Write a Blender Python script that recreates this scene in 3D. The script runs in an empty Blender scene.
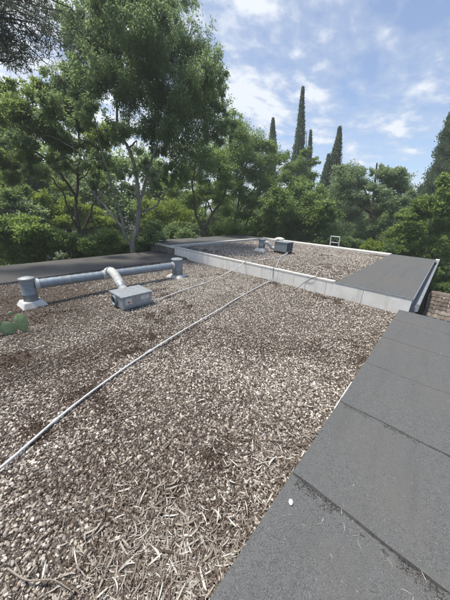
import bpy, math, random
import numpy as np
rng = np.random.default_rng(11)
random.seed(11)
SC = bpy.context.scene
COL = SC.collection
R = math.radians
D_ = bpy.data

# ------------------------------------------------------------------ camera numbers
CF, CPITCH, CROLL, CYAW, CH = 239.42, 0.3585, 0.047, -0.7284, 1.7804

def ray(px, py):
    X0, Y0 = px - 225, py - 300
    c, s = math.cos(CROLL), math.sin(CROLL)
    X, Y = c * X0 + s * Y0, -s * X0 + c * Y0
    u, v, w = X / CF, -Y / CF, 1.0
    c, s = math.cos(CPITCH), math.sin(CPITCH)
    y, z = c * w + s * v, -s * w + c * v
    c, s = math.cos(CYAW), math.sin(CYAW)
    return np.array([c * u + s * y, -s * u + c * y, z])

def at(px, py, dist):
    d = ray(px, py)
    return np.array([0, 0, CH]) + d * dist / math.hypot(d[0], d[1])

def mpx(px, py, dist, r):
    a, b = at(px - r / 2, py, dist), at(px + r / 2, py, dist)
    return float(np.linalg.norm(a - b))

# ------------------------------------------------------------------ object helpers
def tag(o, label=None, cat=None, group=None, kind=None):
    if label: o['label'] = label
    if cat: o['category'] = cat
    if group: o['group'] = group
    if kind: o['kind'] = kind
    return o

def empty(name, loc=(0, 0, 0), rz=0.0):
    o = D_.objects.new(name, None)
    o.location = [float(v) for v in loc]
    o.rotation_euler = (0, 0, rz)
    o.empty_display_size = 0.1
    COL.objects.link(o)
    return o

class MB:
    """collects verts / faces for ONE mesh object"""
    def __init__(self):
        self.v = []; self.f = []; self.n = 0
    def add(self, V, F):
        self.v.append(np.asarray(V, float).reshape(-1, 3))
        self.f += [[i + self.n for i in f] for f in F]
        self.n += len(self.v[-1])
        return self
    def box(self, lo, hi, rz=0.0):
        (a, b, c), (d, e, g) = lo, hi
        V = np.array([(a, b, c), (d, b, c), (d, e, c), (a, e, c), (a, b, g), (d, b, g), (d, e, g), (a, e, g)], float)
        if rz:
            m = V.mean(0); cs, sn = math.cos(rz), math.sin(rz); W = V - m
            V = np.stack([cs * W[:, 0] - sn * W[:, 1], sn * W[:, 0] + cs * W[:, 1], W[:, 2]], 1) + m
        return self.add(V, [(0, 3, 2, 1), (4, 5, 6, 7), (0, 1, 5, 4), (1, 2, 6, 5), (2, 3, 7, 6), (3, 0, 4, 7)])
    def tube(self, pts, rad, sides=8, caps=True):
        V, F = tube_arrays(pts, rad, sides)
        F = F.tolist()
        n = len(pts)
        if caps:
            F.append(list(range(sides))[::-1]); F.append([(n - 1) * sides + i for i in range(sides)])
        return self.add(V, F)
    def lathe(self, c, prof, sides=28, axis='z'):
        a = np.linspace(0, 2 * math.pi, sides, endpoint=False)
        V = []
        for r, h in prof:
            if axis == 'z': V += [(c[0] + r * math.cos(t), c[1] + r * math.sin(t), c[2] + h) for t in a]
            elif axis == 'y': V += [(c[0] + r * math.cos(t), c[1] + h, c[2] + r * math.sin(t)) for t in a]
            else: V += [(c[0] + h, c[1] + r * math.cos(t), c[2] + r * math.sin(t)) for t in a]
        F = []
        for k in range(len(prof) - 1):
            for i in range(sides):
                j = (i + 1) % sides
                F.append((k * sides + i, k * sides + j, (k + 1) * sides + j, (k + 1) * sides + i))
        return self.add(V, F)
    def build(self, name, mat, parent=None, smooth=False, bevel=0.0, seg=2):
        me = D_.meshes.new(name)
        V = np.concatenate(self.v)
        me.from_pydata(V.tolist(), [], self.f)
        me.materials.append(mat)
        o = D_.objects.new(name, me)
        COL.objects.link(o)
        if parent is not None:
            o.parent = parent
            o.matrix_parent_inverse = parent.matrix_basis.inverted()
        me.validate()
        import bmesh
        bm = bmesh.new(); bm.from_mesh(me)
        bmesh.ops.recalc_face_normals(bm, faces=bm.faces)
        if bevel > 0:
            ed = [e for e in bm.edges if len(e.link_faces) == 2 and e.calc_face_angle(0) > 0.6]
            bmesh.ops.bevel(bm, geom=ed, offset=bevel, segments=seg, affect='EDGES', profile=0.6)
        bm.to_mesh(me); bm.free()
        if smooth:
            me.polygons.foreach_set('use_smooth', np.ones(len(me.polygons), bool))
            try: me.set_sharp_from_angle(angle=R(40))
            except Exception: pass
        return o

def tube_arrays(pts, rad, sides=6):
    P = np.asarray(pts, float); n = len(P)
    rad = np.broadcast_to(np.asarray(rad, float), (n,))
    T = np.gradient(P, axis=0)
    T /= np.linalg.norm(T, axis=1)[:, None] + 1e-12
    ref = np.array([0, 0, 1.0]) if abs(T[0][2]) < 0.9 else np.array([1.0, 0, 0])
    U = np.zeros_like(P)
    u = np.cross(T[0], ref); u /= np.linalg.norm(u)
    for i in range(n):
        u = u - T[i] * np.dot(u, T[i]); u /= np.linalg.norm(u) + 1e-12
        U[i] = u
    W = np.cross(T, U)
    a = np.linspace(0, 2 * math.pi, sides, endpoint=False)
    V = P[:, None, :] + rad[:, None, None] * (np.cos(a)[None, :, None] * U[:, None, :] + np.sin(a)[None, :, None] * W[:, None, :])
    k = np.arange(n - 1)[:, None] * sides; i = np.arange(sides)[None, :]; j = (i + 1) % sides
    F = np.stack([k + i, k + j, k + sides + j, k + sides + i], -1).reshape(-1, 4)
    return V.reshape(-1, 3), F

def smooth_path(pts, n):
    P = np.asarray(pts, float)
    if len(P) < 3:
        t = np.linspace(0, 1, n)[:, None]; return P[0] * (1 - t) + P[-1] * t
    Q = np.vstack([2 * P[0] - P[1], P, 2 * P[-1] - P[-2]])
    ts = np.linspace(0, len(P) - 1 - 1e-6, n); out = []
    for t in ts:
        k = int(t); s = t - k
        a, b, c, d = Q[k], Q[k + 1], Q[k + 2], Q[k + 3]
        out.append(0.5 * (2 * b + (c - a) * s + (2 * a - 5 * b + 4 * c - d) * s * s + (3 * b - a - 3 * c + d) * s ** 3))
    return np.array(out)

def np_mesh(name, V, F, mat, parent=None, smooth=False):
    """fast mesh from arrays; F is (n,k)"""
    V = np.ascontiguousarray(V, dtype=np.float32); F = np.ascontiguousarray(F, dtype=np.int32)
    me = D_.meshes.new(name)
    me.vertices.add(len(V)); me.vertices.foreach_set('co', V.ravel())
    k = F.shape[1]
    me.loops.add(F.size); me.loops.foreach_set('vertex_index', F.ravel())
    me.polygons.add(len(F)); me.polygons.foreach_set('loop_start', np.arange(0, F.size, k, dtype=np.int32))
    me.polygons.foreach_set('use_smooth', np.full(len(F), smooth, bool))
    me.update(calc_edges=True)
    me.materials.append(mat)
    o = D_.objects.new(name, me); COL.objects.link(o)
    if parent is not None:
        o.parent = parent
        o.matrix_parent_inverse = parent.matrix_basis.inverted()
    return o

# ------------------------------------------------------------------ material helpers
class NT:
    def __init__(self, name):
        self.m = D_.materials.new(name); self.m.use_nodes = True
        self.t = self.m.node_tree; self.n = self.t.nodes; self.n.clear()
        self.out = self.n.new('ShaderNodeOutputMaterial')
    def node(self, typ, ins=None, **kw):
        o = self.n.new(typ)
        for k, v in kw.items(): setattr(o, k, v)
        for k, v in (ins or {}).items(): self.set(o.inputs[k], v)
        return o
    def set(self, sock, v):
        if hasattr(v, 'is_output'): self.t.links.new(v, sock)
        else: sock.default_value = v
    def pos(self, scale=(1, 1, 1)):
        g = self.node('ShaderNodeTexCoord')
        m = self.node('ShaderNodeMapping', {0: g.outputs['Object']}); m.inputs['Scale'].default_value = scale
        return m.outputs[0]
    def noise(self, scale, detail=4, rough=0.55, vec=None, dist=0.0):
        o = self.node('ShaderNodeTexNoise', {'Scale': scale, 'Detail': detail, 'Roughness': rough, 'Distortion': dist})
        self.t.links.new(vec if vec is not None else self.pos(), o.inputs['Vector'])
        return o.outputs[0]
    def ramp(self, fac, stops, interp='LINEAR'):
        o = self.node('ShaderNodeValToRGB'); o.color_ramp.interpolation = interp
        el = o.color_ramp.elements
        while len(el) < len(stops): el.new(0.5)
        for e, (p, c) in zip(el, stops):
            e.position = p; e.color = (*c, 1) if len(c) == 3 else c
        self.set(o.inputs[0], fac); return o.outputs[0]
    def mix(self, fac, a, b, mode='MIX'):
        o = self.node('ShaderNodeMix', data_type='RGBA', blend_type=mode)
        self.set(o.inputs[0], fac); self.set(o.inputs[6], a); self.set(o.inputs[7], b)
        return o.outputs[2]
    def math(self, op, a, b=0.0, clamp=False):
        o = self.node('ShaderNodeMath', operation=op, use_clamp=clamp)
        self.set(o.inputs[0], a); self.set(o.inputs[1], b); return o.outputs[0]
    def bump(self, h, dist=0.01, strength=1.0, normal=None):
        o = self.node('ShaderNodeBump', {'Height': h, 'Distance': dist, 'Strength': strength})
        if normal is not None: self.set(o.inputs['Normal'], normal)
        return o.outputs[0]
    def island(self):
        return self.node('ShaderNodeNewGeometry').outputs['Random Per Island']
    def principled(self, color, rough=0.8, metal=0.0, normal=None, spec=0.3):
        o = self.node('ShaderNodeBsdfPrincipled', {'Roughness': rough, 'Metallic': metal, 'Specular IOR Level': spec})
        self.set(o.inputs['Base Color'], color if hasattr(color, 'is_output') else (*color, 1))
        if normal is not None: self.set(o.inputs['Normal'], normal)
        self.t.links.new(o.outputs[0], self.out.inputs[0])
        return self.m

def c4(c): return (*c, 1)

def leaf_mat(name, c0, c1, c2, trans=0.35, tcol=None):
    t = NT(name)
    col = t.ramp(t.island(), [(0.0, c0), (0.5, c1), (1.0, c2)])
    big = t.noise(0.9, 2)
    col = t.mix(t.math('MULTIPLY', big, 0.5), col, c4([x * 0.55 for x in c0]))
    d = t.node('ShaderNodeBsdfPrincipled', {'Base Color': col, 'Roughness': 0.5, 'Specular IOR Level': 0.35})
    tc = tcol or [min(1, c * 1.9) for c in c2]
    tr = t.node('ShaderNodeBsdfTranslucent', {'Color': c4(tc)})
    mx = t.node('ShaderNodeMixShader', {0: trans})
    t.t.links.new(d.outputs[0], mx.inputs[1]); t.t.links.new(tr.outputs[0], mx.inputs[2])
    t.t.links.new(mx.outputs[0], t.out.inputs[0])
    return t.m

def bark_mat(name, a, b, scale=9):
    t = NT(name)
    v = t.pos((1, 1, 0.25))
    n = t.noise(scale, 6, 0.65, v)
    n2 = t.noise(2.2, 4, 0.6)
    col = t.ramp(n, [(0.3, a), (0.7, b)])
    col = t.mix(t.math('MULTIPLY', n2, 0.6), col, c4([x * 0.45 for x in a]))
    return t.principled(col, 0.9, normal=t.bump(n, 0.03, 0.8), spec=0.1)

M = {}
M['leaf_dark'] = leaf_mat('leaf_dark_green', (.070, .112, .042), (.118, .172, .066), (.175, .235, .100), 0.56)
M['leaf_olive'] = leaf_mat('leaf_olive_green', (.082, .122, .034), (.138, .192, .052), (.20, .26, .078), 0.56)
M['leaf_mid'] = leaf_mat('leaf_mid_green', (.076, .122, .034), (.125, .186, .054), (.185, .25, .078), 0.56)
M['leaf_light'] = leaf_mat('leaf_light_green', (.075, .120, .032), (.125, .185, .050), (.18, .245, .072), 0.47)
M['leaf_bright'] = leaf_mat('leaf_bright_green', (.082, .132, .034), (.138, .202, .052), (.20, .268, .075), 0.54)
M['leaf_yellow'] = leaf_mat('leaf_yellow_green', (.10, .15, .02), (.16, .22, .03), (.22, .28, .05), 0.45)
M['leaf_grey'] = leaf_mat('leaf_grey_green', (.095, .140, .066), (.152, .208, .10), (.22, .28, .14), 0.52)
M['cypress'] = leaf_mat('leaf_cypress', (.052, .084, .046), (.084, .126, .068), (.13, .178, .098), 0.35)
M['needle'] = leaf_mat('leaf_conifer', (.035, .052, .030), (.054, .078, .042), (.08, .105, .056), 0.25)
M['blossom'] = leaf_mat('fleck_white', (.62, .62, .58), (.72, .72, .68), (.8, .8, .76), 0.3, (.7, .7, .65))
M['bark_pale'] = bark_mat('bark_pale_grey', (.14, .127, .106), (.36, .335, .285))
M['bark_brown'] = bark_mat('bark_grey_brown', (.07, .058, .045), (.17, .145, .115))
M['bark_dark'] = bark_mat('bark_dark_brown', (.035, .028, .022), (.085, .07, .055))

def mat_felt(name, base, gain=1.0):
    t = NT(name)
    fine = t.noise(170, 3, 0.7)
    mid = t.noise(26, 5, 0.65)
    big = t.noise(0.9, 4, 0.6)
    streak = t.noise(1.6, 5, 0.6, t.pos((5.0, 0.5, 1)))
    a = [x * 0.66 * gain for x in base]; b = [x * 1.34 * gain for x in base]
    col = t.ramp(fine, [(0.30, [x * .5 for x in a]), (0.45, a), (0.60, b), (0.75, [x * 1.35 for x in b])])
    col = t.mix(t.ramp(mid, [(0.42, (0, 0, 0)), (0.68, (.75, .75, .75))]), col, c4([x * 1.08 * gain for x in base]))
    col = t.mix(t.ramp(big, [(0.42, (0, 0, 0)), (0.66, (.7, .7, .7))]), col, c4((.125 * gain, .118 * gain, .108 * gain)))
    col = t.mix(t.ramp(streak, [(0.5, (0, 0, 0)), (0.72, (.32, .32, .32))]), col, c4([x * .6 for x in base]))
    speck = t.noise(60, 2, 0.5)
    col = t.mix(t.ramp(speck, [(0.70, (0, 0, 0)), (0.76, (.7, .7, .7))]), col, c4((.28, .26, .22)))
    h = t.math('ADD', t.math('MULTIPLY', fine, 0.5), t.math('MULTIPLY', mid, 1.2))
    return t.principled(col, 0.93, normal=t.bump(h, 0.006, 0.9), spec=0.2)
M['felt'] = mat_felt('bitumen_felt_grey', (.116, .118, .117))
M['felt_far'] = mat_felt('bitumen_felt_far', (.115, .118, .115))
M['felt_old'] = mat_felt('bitumen_felt_old', (.090, .086, .080))
t = NT('dark_grit'); M['grit'] = t.principled(t.ramp(t.island(), [(0, (.02, .018, .016)), (.8, (.05, .045, .04)), (1, (.16, .14, .12))]), .9)
t = NT('bitumen_black'); M['bitumen'] = t.principled(t.ramp(t.noise(60, 4), [(.3, (.012, .012, .012)), (.8, (.05, .048, .045))]), 0.6)

def mat_plaster(name, base, stain, amt=0.5):
    t = NT(name)
    n = t.noise(3.0, 6, 0.65)
    run = t.noise(7.0, 5, 0.6, t.pos((1.0, 1.0, 0.14)))
    fine = t.noise(55, 3, 0.6)
    col = t.mix(t.ramp(n, [(0.45, (0, 0, 0)), (0.75, (amt, amt, amt))]), c4(base), c4(stain))
    col = t.mix(t.ramp(run, [(0.52, (0, 0, 0)), (0.72, (amt, amt, amt))]), col, c4([x * .7 for x in stain]))
    col = t.mix(t.math('MULTIPLY', fine, .25), col, c4([x * .75 for x in base]))
    return t.principled(col, 0.9, normal=t.bump(t.math('ADD', n, t.math('MULTIPLY', fine, .4)), 0.006, 0.6), spec=0.2)
M['plaster_white'] = mat_plaster('painted_upstand', (.76, .735, .68), (.46, .44, .39), .45)
M['coping'] = mat_plaster('coping_render', (.60, .58, .53), (.33, .31, .26), .5)
M['plaster_dirty'] = mat_plaster('stained_concrete', (.24, .22, .19), (.05, .045, .04), .9)
M['wall_house'] = mat_plaster('house_render', (.55, .50, .42), (.36, .32, .26), .4)
M['wall_pink'] = mat_plaster('pink_render', (.58, .42, .34), (.40, .30, .25), .4)
M['mortar'] = mat_plaster('mortar_white', (.60, .59, .56), (.33, .30, .26), .6)

def mat_metal(name, base, rough=.45, metal=.7):
    t = NT(name)
    n = t.noise(14, 5, 0.6); n2 = t.noise(3, 4)
    col = t.ramp(n, [(0.3, [x * .72 for x in base]), (0.7, base)])
    col = t.mix(t.ramp(n2, [(.5, (0, 0, 0)), (.78, (.5, .5, .5))]), col, c4((.26, .23, .19)))
    return t.principled(col, t.math('ADD', t.math('MULTIPLY', n, .25), rough - .1), metal, t.bump(n, .002, .5), .5)
M['galv'] = mat_metal('galvanised_steel', (.40, .43, .45), .5, .55)
M['galv_dark'] = mat_metal('weathered_zinc', (.27, .30, .32), .55, .5)
M['duct'] = mat_metal('grey_blue_duct', (.27, .315, .355), .5, .3)
M['tape'] = mat_metal('pale_tape', (.55, .55, .52), .6, 0.0)
M['white_pipe'] = mat_metal('white_plastic', (.72, .72, .70), .45, 0.0)
M['alu'] = mat_metal('pale_aluminium', (.72, .73, .73), .45, .25)
t = NT('black_rubber'); M['black'] = t.principled((.02, .02, .02), .6)
t = NT('dark_opening'); M['dark'] = t.principled((.012, .013, .014), .8)
t = NT('sticker_white'); M['sticker'] = t.principled(t.ramp(t.noise(30, 3), [(.35, (.45, .45, .43)), (.7, (.66, .66, .64))]), .6)
t = NT('sticker_orange'); M['orange'] = t.principled((.42, .13, .05), .6)

# gravel bed, pebbles, mulch, litter
t = NT('mulch_bed')
n1, n2 = t.noise(38, 6, .7), t.noise(1.1, 4)
colb = t.ramp(n1, [(.30, (.025, .019, .014)), (.5, (.085, .068, .052)), (.72, (.20, .17, .135))])
colb = t.mix(t.ramp(n2, [(.42, (0, 0, 0)), (.65, (.6, .6, .6))]), colb, c4((.075, .05, .035)))
M['bed'] = t.principled(colb, .95, normal=t.bump(n1, .02, 1), spec=.1)
def mat_pebble(name, k=1.0, warm=1.0):
    t = NT(name)
    i = t.island()
    st = [(0, (.032, .027, .022)), (.18, (.085, .072, .060)), (.36, (.165, .143, .122)), (.50, (.26, .231, .202)), (.62, (.345, .313, .28)),
          (.74, (.44, .387, .31)), (.87, (.57, .515, .425)), (1, (.74, .705, .64))]
    col = t.ramp(i, [(p, (c[0] * k, c[1] * k * warm, c[2] * k * warm)) for p, c in st])
    n = t.noise(70, 3, .6)
    col = t.mix(t.math('MULTIPLY', n, .40), col, c4((.12, .10, .08)))
    d = t.noise(.75, 4, .6)
    g = t.node('ShaderNodeTexCoord')
    def blob(x, y, r):
        v = t.node('ShaderNodeVectorMath', {0: g.outputs['Object'], 1: (x, y, 0)}, operation='DISTANCE')
        return t.math('SUBTRACT', 1.0, t.math('DIVIDE', v.outputs['Value'], r), True)
    dirt = t.math('ADD', d, t.math('MULTIPLY', blob(-5.4, .9, 2.6), .42))
    dirt = t.math('ADD', dirt, t.math('MULTIPLY', blob(-.9, .2, 1.5), .16))
    dirt = t.math('SUBTRACT', dirt, t.math('MULTIPLY', blob(-4.7, 4.0, 3.0), .85))
    dirt = t.math('SUBTRACT', dirt, t.math('MULTIPLY', blob(-1.3, 4.2, 2.6), .40))
    dirt = t.math('SUBTRACT', dirt, t.math('MULTIPLY', blob(-2.5, 4.1, 1.6), .6))
    col = t.mix(t.ramp(dirt, [(.45, (0, 0, 0)), (.80, (.66, .66, .66))]), col, c4((.105, .081, .062)))
    pale = t.math('ADD', t.math('MULTIPLY', blob(-4.6, 4.1, 2.6), .75), t.math('MULTIPLY', blob(-5.0, 10.0, 4.5), .45), True)
    col = t.mix(t.math('MULTIPLY', pale, t.math('ADD', t.math('MULTIPLY', t.noise(1.7, 3), .7), .3)), col, c4((.56, .51, .43)))
    return t.principled(col, .85, normal=t.bump(n, .004, .5), spec=.25)
M['pebble'] = mat_pebble('river_pebbles', 1.26, .985)
M['pebble_far'] = mat_pebble('river_pebbles_far', 1.25, .985)
t = NT('dry_leaf'); i = t.island()
col = t.ramp(i, [(0, (.06, .042, .03)), (.3, (.15, .115, .088)), (.58, (.27, .232, .19)), (.82, (.39, .355, .305)), (1, (.57, .535, .475))])
M['litter'] = t.principled(col, .7, spec=.3)
t = NT('dark_mulch'); i = t.island()
M['mulch'] = t.principled(t.ramp(i, [(0, (.026, .018, .014)), (.6, (.075, .050, .038)), (1, (.155, .112, .088))]), .95, spec=.1)
t = NT('terracotta'); i = t.island(); n = t.noise(9, 5, .6)
col = t.ramp(i, [(0, (.075, .06, .049)), (.4, (.12, .097, .08)), (.75, (.18, .15, .125)), (1, (.26, .223, .19))])
col = t.mix(t.ramp(n, [(.45, (0, 0, 0)), (.7, (.6, .6, .6))]), col, c4((.20, .165, .125)))
M['tile'] = t.principled(col, .9, normal=t.bump(n, .01, .6), spec=.2)
t = NT('cactus_skin'); n = t.noise(14, 4)
vo = t.node('ShaderNodeTexVoronoi', {'Scale': 34.0}); t.t.links.new(t.pos(), vo.inputs['Vector'])
M['cactus'] = t.principled(t.mix(t.ramp(vo.outputs['Distance'], [(.10, (.8, .8, .8)), (.2, (0, 0, 0))]), t.ramp(n, [(.3, (.15, .23, .11)), (.7, (.27, .34, .17))]), c4((.36, .33, .22))), .6, normal=t.bump(n, .01, .6))
t = NT('soil_and_grass'); n, n2 = t.noise(.35, 6, .65), t.noise(9, 4)
col = t.ramp(n, [(.35, (.035, .028, .018)), (.55, (.032, .042, .016)), (.75, (.05, .066, .022))])
col = t.mix(t.math('MULTIPLY', n2, .5), col, c4((.025, .028, .014)))
M['ground'] = t.principled(col, .95, normal=t.bump(n2, .08, 1), spec=.1)

# ------------------------------------------------------------------ world, sun, camera
SUN_EL, SUN_AZ = 71.0, -132.0          # azimuth from +Y towards +X
w = D_.worlds.new('World'); SC.world = w; w.use_nodes = True
nt = w.node_tree; nt.nodes.clear()
def wn(typ, **kw):
    o = nt.nodes.new(typ)
    for k, v in kw.items(): setattr(o, k, v)
    return o
def wl(a, b): nt.links.new(a, b)
sky = wn('ShaderNodeTexSky', sky_type='NISHITA', sun_disc=False, sun_elevation=R(SUN_EL), sun_rotation=R(SUN_AZ), air_density=1.0, dust_density=0.7, ozone_density=1.6)
tc = wn('ShaderNodeTexCoord')
sep = wn('ShaderNodeSeparateXYZ'); wl(tc.outputs['Generated'], sep.inputs[0])
den = wn('ShaderNodeMath', operation='ADD'); wl(sep.outputs[2], den.inputs[0]); den.inputs[1].default_value = .12
mxm = wn('ShaderNodeMath', operation='MAXIMUM'); wl(den.outputs[0], mxm.inputs[0]); mxm.inputs[1].default_value = .06
dx = wn('ShaderNodeMath', operation='DIVIDE'); wl(sep.outputs[0], dx.inputs[0]); wl(mxm.outputs[0], dx.inputs[1])
dy = wn('ShaderNodeMath', operation='DIVIDE'); wl(sep.outputs[1], dy.inputs[0]); wl(mxm.outputs[0], dy.inputs[1])
cmb = wn('ShaderNodeCombineXYZ'); wl(dx.outputs[0], cmb.inputs[0]); wl(dy.outputs[0], cmb.inputs[1])
def cloud_noise(scale, stretch, rot, detail, rough, dist, off):
    mp = wn('ShaderNodeMapping'); wl(cmb.outputs[0], mp.inputs[0])
    mp.inputs['Scale'].default_value = stretch; mp.inputs['Rotation'].default_value = (0, 0, rot); mp.inputs['Location'].default_value = off
    n = wn('ShaderNodeTexNoise'); wl(mp.outputs[0], n.inputs['Vector'])
    n.inputs['Scale'].default_value = scale; n.inputs['Detail'].default_value = detail
    n.inputs['Roughness'].default_value = rough; n.inputs['Distortion'].default_value = dist
    return n.outputs[0]
A = cloud_noise(.9, (1, .8, 1), R(25), 5, .55, .3, (3.1, 1.7, 0))
B = cloud_noise(3.2, (1, .62, 1), R(-32), 6, .55, .25, (.4, 8.3, 0))
C = cloud_noise(10.5, (1, .7, 1), R(-32), 5, .55, .2, (5.4, 2.3, 0))
def wm(op, a, b, clamp=False):
    o = wn('ShaderNodeMath', operation=op, use_clamp=clamp)
    for s, v in zip(o.inputs, (a, b)):
        if hasattr(v, 'is_output'): wl(v, s)
        else: s.default_value = v
    return o.outputs[0]
# more cloud towards the veiled sun (left), thinner to the right
dot = wn('ShaderNodeVectorMath', operation='DOT_PRODUCT'); wl(tc.outputs['Generated'], dot.inputs[0])
dot.inputs[1].default_value = (math.sin(R(-95)), math.cos(R(-95)), .25)
veil = wm('MULTIPLY', wm('ADD', dot.outputs['Value'], -.45), .16)
mixc = wm('ADD', wm('ADD', wm('ADD', wm('MULTIPLY', A, .26), wm('MULTIPLY', B, .48)), wm('MULTIPLY', C, .26)), veil)
rp = wn('ShaderNodeValToRGB'); wl(mixc, rp.inputs[0])
el = rp.color_ramp.elements
el[0].position = .40; el[0].color = (.14, .14, .14, 1); el[1].position = .585; el[1].color = (.97, .97, .97, 1)
e = el.new(.49); e.color = (.38, .38, .38, 1)
# thin haze towards the horizon
hz = wm('MULTIPLY', wm('POWER', wm('SUBTRACT', 1.0, wm('MAXIMUM', sep.outputs[2], 0.0)), 7.0), .42)
fac = wm('MAXIMUM', rp.outputs[0], hz)
skm = wn('ShaderNodeMix', data_type='RGBA')
sk = wn('ShaderNodeVectorMath', operation='SCALE'); wl(sky.outputs[0], sk.inputs[0]); sk.inputs['Scale'].default_value = 1.0
wl(fac, skm.inputs[0]); tn = wn('ShaderNodeVectorMath', operation='MULTIPLY'); wl(sk.outputs[0], tn.inputs[0]); tn.inputs[1].default_value = (.80, .83, .88); wl(tn.outputs[0], skm.inputs[6]); # clouds glow around the veiled sun
sdot = wn('ShaderNodeVectorMath', operation='DOT_PRODUCT'); wl(tc.outputs['Generated'], sdot.inputs[0])
sdot.inputs[1].default_value = (math.sin(R(SUN_AZ)) * math.cos(R(SUN_EL)), math.cos(R(SUN_AZ)) * math.cos(R(SUN_EL)), math.sin(R(SUN_EL)))
aur = wm('ADD', 1.0, wm('MULTIPLY', wm('POWER', wm('MAXIMUM', sdot.outputs['Value'], 0.0), 7.0), 3.2))
shade = wm('ADD', .74, wm('MULTIPLY', rp.outputs[0], .30))
cc = wn('ShaderNodeVectorMath', operation='SCALE'); cc.inputs[0].default_value = (4.1, 4.35, 4.75); wl(wm('MULTIPLY', aur, shade), cc.inputs['Scale'])
wl(cc.outputs[0], skm.inputs[7])
bg = wn('ShaderNodeBackground'); bg.inputs[1].default_value = .10; wl(skm.outputs[2], bg.inputs[0])
wo = wn('ShaderNodeOutputWorld'); wl(bg.outputs[0], wo.inputs[0])

sd = D_.lights.new('sun', 'SUN'); sd.energy = 2.3; sd.angle = R(5.0); sd.color = (1, .94, .84)
so = D_.objects.new('sun', sd); COL.objects.link(so)
from mathutils import Vector, Matrix
sv = Vector((math.sin(R(SUN_AZ)) * math.cos(R(SUN_EL)), math.cos(R(SUN_AZ)) * math.cos(R(SUN_EL)), math.sin(R(SUN_EL))))
so.rotation_euler = sv.to_track_quat('Z', 'Y').to_euler()
so.location = (0, 0, 30)

cd = D_.cameras.new('camera'); cam = D_.objects.new('camera', cd); COL.objects.link(cam); SC.camera = cam
cd.sensor_fit = 'HORIZONTAL'; cd.angle = 2 * math.atan(225 / CF); cd.clip_end = 3000; cd.clip_start = .05
f0 = ray(225, 300); rt = ray(325, 300) - f0; up = ray(225, 200) - f0
f0 /= np.linalg.norm(f0); rt /= np.linalg.norm(rt); up /= np.linalg.norm(up)
cam.matrix_world = Matrix(((rt[0], up[0], -f0[0], 0), (rt[1], up[1], -f0[1], 0), (rt[2], up[2], -f0[2], CH), (0, 0, 0, 1)))
SC.view_settings.view_transform = 'Standard'; SC.view_settings.look = 'None'
SC.view_settings.exposure = 1.10; SC.view_settings.gamma = 1.0; SC.view_settings.use_curve_mapping = False
SC.render.resolution_x, SC.render.resolution_y = 768, 1024
SC.cycles.max_bounces = 8; SC.cycles.diffuse_bounces = 5; SC.cycles.transmission_bounces = 4
try: SC.cycles.use_denoising = True
except Exception: pass

# ------------------------------------------------------------------ ground
GZ = -3.0
def value_noise(x, y, s, seed=0):
    r = np.random.default_rng(seed); T = r.random((64, 64))
    u, v = np.asarray(x) * s + 1000.3, np.asarray(y) * s + 1000.7
    i, j = np.floor(u).astype(int), np.floor(v).astype(int); a, b = u - i, v - j
    a, b = a * a * (3 - 2 * a), b * b * (3 - 2 * b); i %= 64; j %= 64; i2, j2 = (i + 1) % 64, (j + 1) % 64
    return (T[i, j] * (1 - a) + T[i2, j] * a) * (1 - b) + (T[i, j2] * (1 - a) + T[i2, j2] * a) * b
def grid_arrays(xs, ys, zf):
    X, Y = np.meshgrid(xs, ys, indexing='ij'); Z = zf(X, Y); V = np.stack([X, Y, Z], -1).reshape(-1, 3)
    n, m = len(xs), len(ys); i, j = np.meshgrid(np.arange(n - 1), np.arange(m - 1), indexing='ij')
    a = (i * m + j).ravel(); return V, np.stack([a, a + m, a + m + 1, a + 1], -1)
g = np.concatenate([-np.geomspace(900, 14, 26), np.linspace(-12, 12, 25), np.geomspace(14, 900, 26)])
V, F = grid_arrays(g - 5, g + 8, lambda X, Y: GZ - .12 + .22 * value_noise(X, Y, .3, 5) * (np.hypot(X, Y) > 8))
gr = np_mesh('ground', V, F, M['ground'], smooth=True)
tag(gr, 'dark soil and grass ground below and behind the roofs', 'ground', kind='structure')

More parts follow.
